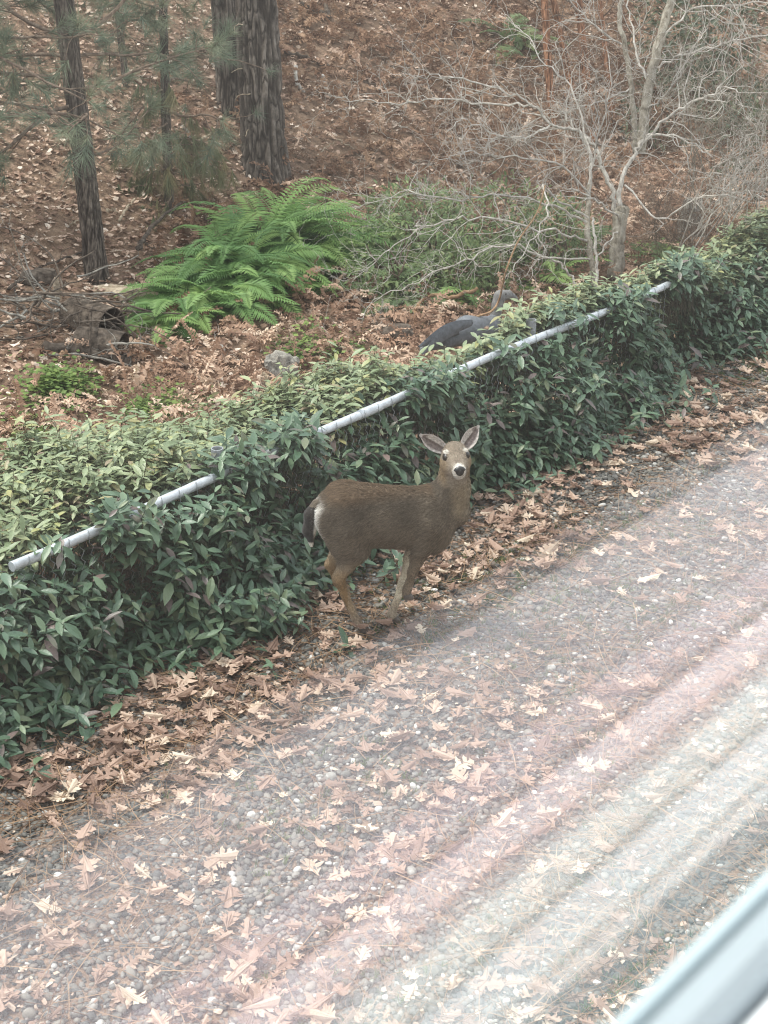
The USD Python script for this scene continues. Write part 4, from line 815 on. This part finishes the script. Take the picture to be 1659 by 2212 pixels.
hollow('hollow_log', 'lower charred log section with a pale rim, below the open one', 268, 785, (1, -.25), .34, .10, .12, 2, 'deadwood_dark', -.12)
# flat weathered slab and chunks near the slim pine
def chunk(name, label, qx, qy, size, seed, m, cat, rot=0.0, lift=.0, group=None, jag=.5):
    s_ = trimesh.creation.icosphere(3); v = np.array(s_.vertices); f3 = meshkit.fbm(v * 1.8 + seed * 3.7, 4, seed) - .5; st = np.abs(meshkit.noise(v * [2, 2, 6] + seed, seed) - .5)
    v = np.sign(v) * np.abs(v) ** .7 * (1 + jag * f3 + .35 * jag * st)[:, None]; v = v * np.array(size) / 2; c_, s2 = math.cos(rot), math.sin(rot); v = v @ np.array([[c_, s2, 0], [-s2, c_, 0], [0, 0, 1]])
    return top(name, (v + on_ground(qx, qy) + [0, 0, lift + size[2] * .3], np.array(s_.faces)), M[m], label, cat, group, 35)
chunk('wood_slab', 'flat weathered tan slab of wood at the foot of the slim pine', 262, 640, (.62, .20, .09), 3, 'deadwood', 'wood slab', -.35)
chunk('wood_chunk', 'dark rotten wood chunk at the left edge of the slope', 85, 610, (.26, .14, .12), 4, 'deadwood_dark', 'wood chunk', .5)
chunk('wood_chunk', 'upright pale splinter of wood left of the slim pine', 125, 648, (.05, .05, .20), 5, 'deadwood', 'wood chunk', .2)
chunk('stump', 'jagged grey weathered stump poking out above the hedge top', 608, 840, (.20, .17, .26), 6, 'stump', 'stump', .3, .04, None, .9)
chunk('wood_chunk', 'low tan slab of rotten wood leaning on the jagged stump', 575, 845, (.24, .12, .14), 7, 'deadwood', 'wood chunk', .5, .02)
chunk('wood_chunk', 'rounded brown lump of wood behind the hedge left of the bird', 858, 742, (.24, .16, .18), 8, 'deadwood_dark', 'wood chunk', .1, .0)
chunk('stump', 'grey broken stump standing behind the hedge near the right edge', 1488, 525, (.20, .20, .42), 9, 'stump', 'stump', .0, .05, None, .8)

# ------------------------------------------------------------------ surface nets for soft bodies
def surface_nets(Fd, origin, h):
    S = Fd < 0; nx, ny, nz = Fd.shape
    cnt = np.zeros((nx - 1, ny - 1, nz - 1), np.float32); acc = np.zeros((nx - 1, ny - 1, nz - 1, 3), np.float32)
    sl = lambda o: tuple(slice(o[i], Fd.shape[i] - 1 + o[i]) for i in range(3))
    cor = [(i, j, k) for i in (0, 1) for j in (0, 1) for k in (0, 1)]
    for a in cor:
        for ax in range(3):
            if a[ax] == 0:
                b = list(a); b[ax] = 1; fa, fb = Fd[sl(a)], Fd[sl(tuple(b))]; cr = (fa < 0) != (fb < 0)
                t = np.where(cr, fa / np.where(cr, fa - fb, 1), 0)
                for d in range(3): acc[..., d] += np.where(cr, a[d] + (t if d == ax else 0), 0)
                cnt += cr
    act = cnt > 0; idx = -np.ones(act.shape, int); idx[act] = np.arange(act.sum()); ii = np.argwhere(act)
    V = origin + h * (ii + acc[act] / cnt[act][:, None]); F = []
    for ax in range(3):
        b1_, c1 = (ax + 1) % 3, (ax + 2) % 3; lo = [slice(1, -1)] * 3; lo[ax] = slice(0, -1); hi = list(lo); hi[ax] = slice(1, None)
        full = [slice(1, n_ - 1) for n_ in Fd.shape]; A = [slice(1, n_ - 1) for n_ in Fd.shape]; A[ax] = slice(0, Fd.shape[ax] - 1); B = list(A); B[ax] = slice(1, Fd.shape[ax])
        s0, s1 = S[tuple(A)], S[tuple(B)]; e = np.argwhere(s0 != s1); off = np.array([1, 1, 1]); off[ax] = 0; e0 = e + off; inside0 = s0[tuple(e.T)]
        ub, uc = np.eye(3, dtype=int)[b1_], np.eye(3, dtype=int)[c1]
        q = np.stack([idx[tuple((e0 - ub - uc).T)], idx[tuple((e0 - uc).T)], idx[tuple(e0.T)], idx[tuple((e0 - ub).T)]], 1)
        q[~inside0] = q[~inside0][:, ::-1]; F += [q[:, [0, 1, 2]], q[:, [0, 2, 3]]]
    return V, np.vstack(F)
class Blob:
    def __init__(s, lo, hi, h):
        s.lo = np.array(lo, float); s.h = h; n_ = np.ceil((np.array(hi) - lo) / h).astype(int) + 1; s.F = np.full(n_, 1.0, np.float32)
    def region(s, lo, hi):
        a = np.clip(np.floor((np.array(lo) - s.lo) / s.h).astype(int), 0, np.array(s.F.shape)); b = np.clip(np.ceil((np.array(hi) - s.lo) / s.h).astype(int) + 1, 0, np.array(s.F.shape))
        g = np.stack(np.meshgrid(*[s.lo[i] + s.h * np.arange(a[i], b[i]) for i in range(3)], indexing='ij'), -1); return tuple(slice(a[i], b[i]) for i in range(3)), g
    def put(s, sl, d, k, cut=False):
        F = s.F[sl]; d = d.astype(np.float32)
        if cut: d = -d; hh = np.clip(k - np.abs(F - d), 0, None) / k; s.F[sl] = np.maximum(F, d) + hh * hh * k / 4
        else: hh = np.clip(k - np.abs(F - d), 0, None) / k; s.F[sl] = np.minimum(F, d) - hh * hh * k / 4
    def cone(s, a, b, ra, rb, k=.03, scale=None, cut=False):
        a, b = np.asarray(a, float), np.asarray(b, float); pad = max(ra, rb) + k + .02
        sl, p = s.region(np.minimum(a, b) - pad, np.maximum(a, b) + pad); ba = b - a; t = np.clip(((p - a) @ ba) / max(ba @ ba, 1e-9), 0, 1)
        s.put(sl, np.linalg.norm(p - a - t[..., None] * ba, axis=-1) - (ra + (rb - ra) * t), k, cut)
    def ell(s, c, rad, R=None, k=.03, cut=False):
        c, rad = np.asarray(c, float), np.asarray(rad, float); pad = rad.max() + k + .02; sl, p = s.region(c - pad, c + pad); q = p - c
        if R is not None: q = q @ R
        l = np.linalg.norm(q / rad, axis=-1); l2 = np.linalg.norm(q / rad ** 2, axis=-1); s.put(sl, l * (l - 1) / np.maximum(l2, 1e-6), k, cut)

# ------------------------------------------------------------------ the deer
DY = math.radians(10); F_ = np.array([math.cos(DY), math.sin(DY), 0]); S_ax = np.array([-math.sin(DY), math.cos(DY), 0]); S0 = 7.09
O_ = F_ * float(at_z(815, 1355, 0.0) @ F_) + S_ax * S0
TOW = np.stack([F_, S_ax, [0, 0, 1]], 0)                 # local rows -> world
def L_(qx, qy, lat):
    d = ray(qx, qy); t = (S0 + lat - CAM @ S_ax) / (d @ S_ax); p = CAM + d * t - O_; return np.array([p @ F_, p @ S_ax, p[2]])
B = Blob((-.62, -.34, -.02), (.62, .30, 1.16), .0058)
# trunk: stacked elliptical sections fitted to the silhouette
secs = []
for x, yt, yb, w in ((708, 1072, 1150, .090), (728, 1051, 1184, .128), (760, 1044, 1188, .135), (800, 1046, 1182, .134), (840, 1050, 1183, .136), (880, 1052, 1184, .132), (918, 1052, 1188, .120), (946, 1056, 1184, .112), (966, 1064, 1160, .096), (982, 1078, 1128, .07)):
    c = L_(x, (yt + yb) / 2, 0); d = ray(x, (yt + yb) / 2); t = (S0 - CAM @ S_ax) / (d @ S_ax); half = (yb - yt) / 2 * t / FOC; h_ = math.sqrt(max(half ** 2 - (w * math.sin(.48)) ** 2, .03 ** 2)) / math.cos(.48)
    secs.append((c[0], c[2], h_, w))
secs = np.array(secs)
sl, p = B.region((secs[0, 0] - .1, -.22, .2), (secs[-1, 0] + .1, .22, 1.0)); X = p[..., 0]; xc = np.clip(X, secs[0, 0], secs[-1, 0])
from scipy.interpolate import PchipInterpolator
zc, hh_, ww_ = [PchipInterpolator(secs[:, 0], secs[:, k])(xc) for k in (1, 2, 3)]
yy, zz_ = p[..., 1] / ww_, (p[..., 2] - zc) / hh_; zz_ = np.where(zz_ > 0, zz_ * (1 + .10 * yy ** 2), zz_)
rr_ = np.sqrt(yy ** 2 + zz_ ** 2); d_ = (rr_ - 1) * np.minimum(ww_, hh_); ex = np.abs(X - xc) / .07; d_ = np.where(ex > 0, (np.sqrt(rr_ ** 2 + ex ** 2) - 1) * .06, d_)
B.put(sl, d_, .02)
# haunches, shoulders
for sg in (-1, 1):
    B.ell(L_(744, 1118, 0) + [0, sg * .072, 0], (.115, .062, .155), None, .05); B.ell(L_(752, 1162, 0) + [.0, sg * .070, 0], (.085, .052, .105), None, .05)
    B.ell(L_(935, 1122, 0) + [0, sg * .07, 0], (.085, .052, .14), None, .05)
# neck and throat
hc = L_(983, 986, -.035)
n0, n1 = L_(950, 1098, 0.0), L_(976, 1055, -.005)
B.cone(n0, n1, .094, .072, .06); B.cone(n1, L_(982, 1018, -.01), .074, .062, .04); B.cone(L_(982, 1018, -.01), L_(983, 992, -.02), .062, .054, .03); B.cone(L_(984, 1108, -.02), L_(988, 1052, -.02), .050, .046, .05)
# head frame: the muzzle points at the lens
Hw = O_ + hc @ TOW; cdir = norm(CAM - Hw); vr = norm(np.cross([0, 0, 1], cdir)) ; vu = np.cross(cdir, vr)
vr = np.array([1.0, 0, 0]) - cdir * cdir[0]; vr = norm(vr); vu = np.cross(cdir, vr)
hx = norm(cdir * .97 + vr * .11 - vu * .22); hz = norm(vu + vr * -.10 - hx * ((vu - vr * .10) @ hx)); hy = np.cross(hz, hx)
HR = np.stack([hx, hy, hz], 1)                             # columns in world
HL = TOW @ HR                                              # columns in deer space
def H(x, y, z): return hc + HL @ np.array([x, y, z])
B.ell(H(-.005, 0, .012), (.080, .060, .058), HL, .03); B.ell(H(.045, 0, -.005), (.06, .056, .052), HL, .03)
B.cone(H(.06, 0, -.012), H(.165, 0, -.030), .046, .027, .03); B.cone(H(.02, 0, -.045), H(.150, 0, -.050), .046, .023, .03)
for sg in (-1, 1):
    B.ell(H(.046, sg * .045, .022), (.030, .018, .022), HL, .018); B.cone(H(.0, sg * .036, -.03), H(.075, sg * .026, -.035), .036, .024, .03); B.ell(H(.066, sg * .052, .014), (.016, .013, .013), HL, .006, True)
    B.ell(H(.163, sg * .010, -.028), (.016, .013, .014), HL, .012)
B.ell(H(.168, 0, -.030), (.020, .022, .016), HL, .014); B.ell(H(.152, 0, -.060), (.022, .018, .012), HL, .010)
# legs
def leg(pts, k=.022):
    for (a, ra), (b, rb) in zip(pts[:-1], pts[1:]): B.cone(a, b, ra, rb, k)
hn = [(L_(752, 1140, -.075), .086), (L_(770, 1186, -.075), .056), (L_(750, 1220, -.068), .036), (L_(732, 1249, -.062), .025), (L_(746, 1286, -.058), .0165), (L_(767, 1334, -.052), .0155), (L_(772, 1346, -.05), .0195), (L_(781, 1358, -.05), .017)]
hf = [(L_(740, 1140, .075), .083), (L_(748, 1173, .080), .052), (L_(730, 1200, .088), .032), (L_(715, 1221, .09), .023), (L_(728, 1256, .09), .0155), (L_(752, 1302, .09), .0145), (L_(758, 1313, .09), .018), (L_(766, 1325, .09), .016)]
ff = [(L_(915, 1130, .055), .072), (L_(898, 1176, .050), .036), (L_(884, 1204, .045), .0235), (L_(873, 1250, .03), .0185), (L_(870, 1260, .03), .0195), (L_(853, 1308, .022), .0142), (L_(846, 1326, .02), .0185), (L_(848, 1339, .02), .0165)]
fn = [(L_(928, 1130, -.075), .083), (L_(915, 1174, -.078), .048), (L_(901, 1210, -.072), .030), (L_(891, 1236, -.066), .021), (L_(884, 1260, -.06), .0155), (L_(879, 1274, -.058), .018), (L_(876, 1285, -.056), .0155)]
for q in (hn, hf, ff, fn): leg(q)
for q in (hn, hf):                                          # the tendon behind the hock
    B.cone(q[2][0] + [-.028, 0, .02], q[3][0] + [-.014, 0, .006], .012, .014, .02)
V, Fc = surface_nets(B.F, B.lo, B.h)
tm_ = trimesh.Trimesh(V, Fc, process=False); trimesh.smoothing.filter_taubin(tm_, iterations=6); V = np.array(tm_.vertices)
V[:, 2] = np.maximum(V[:, 2], .004)
def coat_color(P):
    """winter coat by place on the body (deer space)"""
    P = np.asarray(P, float); n_ = len(P); q = (P - hc) @ HL                                         # head space
    c = np.empty((n_, 3)); dark, mid, tan, light, white = np.array([.13, .106, .081]), np.array([.21, .170, .128]), np.array([.34, .255, .165]), np.array([.27, .215, .15]), np.array([.62, .585, .52])
    def mixin(c, col, w): w = np.clip(w, 0, 1)[:, None]; return c * (1 - w) + np.asarray(col) * w
    nz = (meshkit.fbm(P * 9, 3, 4) - .5)
    c[:] = mid; c = mixin(c, dark, (P[:, 2] - .58 + nz * .25) / .14); c = mixin(c, [.17, .115, .072], np.clip((P[:, 2] - .725) / .04, 0, 1) * (P[:, 0] < .28) * .7)
    c = mixin(c, tan, (.43 - P[:, 2] + nz * .12) / .12)                                            # legs
    rearleg = (P[:, 0] < -.05); c = mixin(c, [.25, .165, .085], (np.where(rearleg, .40, 0) - P[:, 2]) / .1 * (P[:, 0] < -.16))
    c = mixin(c, [.26, .205, .15], (.16 - P[:, 2]) / .06)
    c = mixin(c, [.19, .148, .108], ((P[:, 1] < -.03) & (P[:, 0] > .06) & (P[:, 2] < .45)) * .9)          # outer side of the near foreleg
    inner = (P[:, 0] > .0) & (P[:, 1] > -.028) & (P[:, 2] < .43); c = mixin(c, [.62, .55, .43], inner * np.clip((.045 - P[:, 1]) / .025, 0, 1) * np.clip((P[:, 2] - .10) / .06, .25, 1))
    c = mixin(c, [.76, .73, .67], np.clip((L_(706, 1125, 0)[0] - P[:, 0]) / .02, 0, 1) * np.clip((.09 - np.abs(P[:, 1])) / .03, 0, 1) * np.clip((.74 - P[:, 2]) / .04, 0, 1) * np.clip((P[:, 2] - .50) / .05, 0, 1))
    neck = np.clip((P[:, 0] - .335) / .05, 0, 1) * np.clip((P[:, 2] - .60 + nz * .2) / .10, 0, 1); c = mixin(c, [.31, .25, .175], neck)
    # head
    ish = np.clip((.17 - np.linalg.norm(q - [.05, 0, 0], axis=1)) / .04, 0, 1); c = mixin(c, [.30, .25, .195], ish); c = mixin(c, [.21, .17, .13], ish * np.clip((q[:, 2] - .025) / .02, 0, 1))
    c = mixin(c, [.27, .20, .125], ish * np.clip((np.abs(q[:, 1]) - .04) / .02, 0, 1) * (q[:, 2] < .0))
    near_ = np.linalg.norm(q, axis=1) < .24; thr = near_ * np.clip((q[:, 0] - .02) / .05, 0, 1) * np.clip((-.068 - q[:, 2]) / .012, 0, 1) * np.clip((.19 - q[:, 0]) / .02, 0, 1) * np.clip((.17 + q[:, 2]) / .06, 0, 1); c = mixin(c, [.46, .43, .38], thr)
    c = mixin(c, [.52, .49, .44], near_ * np.clip((q[:, 0] - .150) / .012, 0, 1) * np.clip((.06 - np.abs(q[:, 1])) / .02, 0, 1)); c = mixin(c, [.13, .10, .08], near_ * np.clip((q[:, 0] - .10) / .03, 0, 1) * (q[:, 0] < .150) * (q[:, 2] > -.02) * np.clip((.022 - np.abs(q[:, 1])) / .01, 0, 1) * .6)
    for sg in (-1, 1):
        e = q - np.array([.062, sg * .050, .020]); c = mixin(c, [.03, .024, .02], np.clip((.0215 - np.linalg.norm(e, axis=1)) / .003, 0, 1))
        e2 = q - np.array([.058, sg * .046, .040]); c = mixin(c, [.50, .47, .42], np.clip((1 - np.linalg.norm(e2 / [.03, .018, .010], axis=1)) / .3, 0, 1))
    return np.clip(c, .005, .9)
deer = thing('deer', 'brown doe standing in the gravel beside the hedge with her head turned to the viewer', 'deer', O_)
wV = V @ TOW + O_
body = obj('body', (wV, Fc), M['coat'], deer, True, coat_color(V))
# fur
g = np.random.default_rng(33); tri = V[Fc]; nrm = np.cross(tri[:, 1] - tri[:, 0], tri[:, 2] - tri[:, 0]); ar = np.linalg.norm(nrm, axis=1); nrm = nrm / np.maximum(ar, 1e-12)[:, None]
pk = g.choice(len(Fc), 60000, p=ar / ar.sum()); u_, v_ = g.uniform(0, 1, (2, len(pk))); fl = u_ + v_ > 1; u_[fl], v_[fl] = 1 - u_[fl], 1 - v_[fl]
rp = tri[pk, 0] + (tri[pk, 1] - tri[pk, 0]) * u_[:, None] + (tri[pk, 2] - tri[pk, 0]) * v_[:, None]; rn = nrm[pk]; qh = (rp - hc) @ HL
face = np.linalg.norm(qh - [.06, 0, -.01], axis=1) < .125
bad = (np.linalg.norm(qh - [.188, 0, -.026], axis=1) < .032) | (np.linalg.norm(np.abs(qh[:, [1]]) * [0, 1, 0] + qh * [1, 0, 1] - [.062, .050, .018], axis=1) < .02) | (rp[:, 2] < .03)
rp, rn, face = rp[~bad], rn[~bad], face[~bad]
flow = np.array([-1.0, 0, -.35]) + g.normal(0, .25, (len(rp), 3)); fd = np.where(face[:, None], -(HL @ np.array([1.0, 0, .2])), flow); low_ = rp[:, 2] < .42; fd[low_] = np.array([-.3, 0, -1.0]) + g.normal(0, .2, (low_.sum(), 3))
fd = norm(fd - rn * (fd * rn).sum(1, keepdims=True)); ln_ = np.where(face, .009, np.where(low_, .007, np.where(rp[:, 0] > .30, .013, .022))) * g.uniform(.6, 1.2, len(rp))
p1 = rp - rn * .002; p2 = rp + (fd * .75 + rn * .45) * ln_[:, None] * .5; p3 = rp + (fd + rn * .40) * ln_[:, None]
C3 = np.stack([p1, p2, p3], 1).reshape(-1, 3) @ TOW
bcv = UsdGeom.BasisCurves.Define(stage, path_in(deer, 'fur')); bcv.CreateTypeAttr('linear'); bcv.CreatePointsAttr(Vt.Vec3fArray.FromNumpy(C3.astype(np.float32))); bcv.CreateCurveVertexCountsAttr(Vt.IntArray.FromNumpy(np.full(len(rp), 3, np.int32)))
bcv.CreateWidthsAttr(Vt.FloatArray.FromNumpy(np.tile([.0013, .0011, .0004], len(rp)).astype(np.float32))); bcv.SetWidthsInterpolation('vertex')
fc_ = np.clip(coat_color(rp) * g.choice([.6, .9, 1.2, 1.6], len(rp), p=[.25, .35, .25, .15])[:, None], 0, .9)
UsdGeom.PrimvarsAPI(bcv).CreatePrimvar('coat', Sdf.ValueTypeNames.Color3fArray, 'uniform').Set(Vt.Vec3fArray.FromNumpy(fc_.astype(np.float32)))
UsdShade.MaterialBindingAPI.Apply(bcv.GetPrim()).Bind(M['fur']); bcv.GetPrim().SetCustomDataByKey('kind', 'stuff')
def ico(c, rad, Rm=None, sub=2):
    m = trimesh.creation.icosphere(sub); v = np.array(m.vertices) * rad
    if Rm is not None: v = v @ Rm.T
    return (v + c) @ TOW + O_, np.array(m.faces)
for sg in (-1, 1): obj('eye', ico(H(.061, sg * .0485, .015), np.array([.022, .018, .020]), HL), M['eye'], deer, True)
nv, nf_ = ico(np.zeros(3), np.array([1, 1, 1.0]), None, 3); m_ = trimesh.creation.icosphere(3); v = np.array(m_.vertices) * [.015, .029, .024]; v[:, 1] *= np.where(v[:, 2] > 0, 1.0, .72); v[:, 0] -= .004 * np.exp(-(((np.abs(v[:, 1]) - .013) / .005) ** 2 + ((v[:, 2] + .002) / .006) ** 2))
obj('nose', ((v @ HL.T + H(.184, 0, -.030)) @ TOW + O_, np.array(m_.faces)), M['nose'], deer, True)
mo = tube([H(.150, -.020, -.050), H(.176, -.010, -.050), H(.180, 0, -.051), H(.176, .010, -.050), H(.150, .020, -.050)], .0022, 6); obj('mouth', (mo[0] @ TOW + O_, mo[1]), M['nose'], deer, True)
# ears: cupped blades
def ear(sg, tip_px, base_off, tlat):
    base = H(-.028, sg * .045, .036); tip = L_(tip_px[0], tip_px[1], tlat); ax = tip - base; Ln = np.linalg.norm(ax); ax /= Ln
    face_d = TOW @ norm(cdir * .9 + vr * .35 * sg); fz = norm(face_d - ax * (face_d @ ax)); sd = np.cross(fz, ax)
    nu, nvv = 14, 13; Vv, Cc = [], []
    for layer in (0, 1):
        for i in range(nu):
            u = i / (nu - 1); w = .031 * (math.sin(math.pi * min(1, u * .80 + .16)) ** .8) * (1 - .96 * max(0, (u - .55) / .45) ** 2.6) + .004
            for j in range(nvv):
                vv = -1 + 2 * j / (nvv - 1); cup = .020 * (1 - vv * vv) * math.sin(math.pi * min(1, u * .8 + .2)); off = cup + layer * .0045
                Vv.append(base + ax * (u * Ln) + sd * vv * w * (1 + .25 * (vv * sg < 0) * (1 - u)) - fz * off + fz * .006)
                edge = abs(vv) > .72; inn = np.array([.19, .155, .145])
                if edge or u > .9: inn = np.array([.50, .46, .43])
                elif vv * sg > .15 and u < .7: inn = np.array([.50, .46, .42]) * (.75 + .25 * ((i + j) % 2))
                elif abs(vv) < .3: inn = np.array([.13, .10, .09])
                Cc.append(inn if layer == 0 else (np.array([.10, .085, .072]) if u < .9 else np.array([.05, .043, .04])))
    Ff = []
    for layer in (0, 1):
        o = layer * nu * nvv
        for i in range(nu - 1):
            for j in range(nvv - 1):
                a = o + i * nvv + j; Ff += [(a, a + 1, a + nvv + 1), (a, a + nvv + 1, a + nvv)]
    for i in range(nu - 1):
        for j in (0, nvv - 1): a = i * nvv + j; b = a + nu * nvv; Ff += [(a, a + nvv, b + nvv), (a, b + nvv, b)]
    for j in range(nvv - 1): a = (nu - 1) * nvv + j; b = a + nu * nvv; Ff += [(a, a + 1, b + 1), (a, b + 1, b)]
    obj('ear', (np.array(Vv) @ TOW + O_, np.array(Ff)), M['coat'], deer, True, np.array(Cc))
ear(-1, (906, 938), 0, .02); ear(1, (1034, 919), 0, .06)
# tail
T = Blob((-.55, -.10, .30), (-.22, .10, .86), .005)
tb = [L_(684, 1088, 0), L_(672, 1112, -.005), L_(668, 1146, -.005), L_(673, 1178, 0)]
T.cone(tb[0], tb[1], .024, .032, .02); T.cone(tb[1], tb[2], .032, .033, .02); T.cone(tb[2], tb[3], .030, .010, .02)
tv, tf = surface_nets(T.F, T.lo, T.h); tt = trimesh.Trimesh(tv, tf, process=False); trimesh.smoothing.filter_taubin(tt, iterations=6); tv = np.array(tt.vertices)
fr_ = (tv[:, 2] - tb[3][2]) / (tb[0][2] - tb[3][2]); under_ = np.clip((tv[:, 0] - (np.interp(tv[:, 2], [tb[3][2], tb[2][2], tb[1][2], tb[0][2]], [tb[3][0], tb[2][0], tb[1][0], tb[0][0]]) + .012)) / .012, 0, 1)
wt = np.clip(np.maximum(under_, (.12 - fr_) / .05), 0, 1)[:, None]; tc_ = np.where(fr_[:, None] > .96, [.10, .08, .06], [.028, .024, .022]) * (1 - wt) + np.array([.66, .63, .57]) * wt
obj('tail', (tv @ TOW + O_, tf), M['coat'], deer, True, tc_)
# hooves: two pointed claws each
for q, lift in ((hn, 0), (hf, 0), (ff, 0), (fn, 1)):
    c = q[-1][0].copy(); z0 = 0 if not lift else c[2] - .035
    for sg in (-1, 1):
        m = trimesh.creation.icosphere(2); v = np.array(m.vertices) * [.026, .0125, .022]; v[:, 0] *= np.where(v[:, 0] > 0, 1.25, .8); v[:, 2] = np.where(v[:, 2] < -.012, -.012, v[:, 2]); v[:, 2] -= .25 * np.clip(v[:, 0], 0, None)
        obj('hoof', ((v + [c[0] + .008, c[1] + sg * .012, z0 + .026]) @ TOW + O_, np.array(m.faces)), M['hoof'], deer, True)

# ------------------------------------------------------------------ the dark bird behind the hedge
NB = 6.55
def bq(qx, qy, dn=0.0): return at_n(qx, qy + 3, NB + dn)
K = Blob(bq(990, 690) - [.85, .85, .45], bq(990, 690) + [.85, .85, .5], .011)
K.cone(bq(1050, 706), bq(1010, 712), .085, .10, .05); K.cone(bq(1010, 712), bq(960, 734), .095, .055, .05); K.cone(bq(960, 734), bq(912, 752), .050, .022, .04)
K.cone(bq(1058, 706), bq(1072, 680), .062, .040, .04); 
bv, bf = surface_nets(K.F, K.lo, K.h); bt = trimesh.Trimesh(bv, bf, process=False); trimesh.smoothing.filter_taubin(bt, iterations=8)
bird = thing('bird', 'dark grey long necked bird figure standing behind the hedge', 'bird', bq(1010, 760))
obj('body', (np.array(bt.vertices), bf), M['bird'], bird, True)
for k, (x0, y0, x1, y1, dn) in enumerate(((1020, 694, 905, 746, -.10), (1000, 700, 912, 762, -.12), (1030, 690, 925, 742, .06), (990, 716, 908, 756, -.05))):   # long wing and tail feathers
    a, c = bq(x0, y0, dn), bq(x1, y1, dn * .4); mid = (a + c) / 2 + [0, 0, .03]; P = smooth_poly(np.array([a, mid, c]), 6); w = np.array([0, 0, 1.0]); T_ = norm(np.gradient(P, axis=0)); sd = norm(np.cross(T_, [0, 0, 1])); hw_ = .045 * np.sin(np.linspace(.5, 2.95, len(P)))
    up = np.cross(sd, T_); V_ = np.vstack([P - up * hw_[:, None], P + sd * .010, P + up * hw_[:, None], P - sd * .010]); n_ = len(P); Ff = []
    for r in range(4):
        for i in range(n_ - 1): a1, b1_ = r * n_ + i, ((r + 1) % 4) * n_ + i; Ff += [(a1, b1_, b1_ + 1), (a1, b1_ + 1, a1 + 1)]
    obj('feather', (V_, np.array(Ff)), M['bird'], bird, 40)
K2 = Blob(bq(1085, 655) - [.32, .32, .36], bq(1085, 655) + [.32, .32, .32], .008)
K2.cone(bq(1070, 690), bq(1074, 655), .045, .034, .03); K2.cone(bq(1074, 655), bq(1078, 640), .034, .036, .03); K2.cone(bq(1080, 636), bq(1098, 634), .040, .036, .03)
hv, hf_ = surface_nets(K2.F, K2.lo, K2.h); ht = trimesh.Trimesh(hv, hf_, process=False); trimesh.smoothing.filter_taubin(ht, iterations=6)
nk = obj('neck', (np.array(ht.vertices), hf_), M['bird_neck'], bird, True)
obj('bill', tube([bq(1098, 636), bq(1106, 637), bq(1115, 642), bq(1119, 646)], [.030, .026, .014, .003], 10), M['bird_neck'], bird, 40)
for dn in (-.035,): obj('eye', ((lambda m: (np.array(m.vertices) + bq(1092, 632, dn), np.array(m.faces)))(trimesh.creation.icosphere(1, .008))), M['eye'], bird, True)
for dn in (-.05, .05): obj('leg', tube([bq(1015, 725, dn), bq(1015, 725, dn) * [1, 1, 0] + [0, 0, float(ground_xy(bq(1015, 725, dn)))]], .012, 6), M['bird'], bird, True)
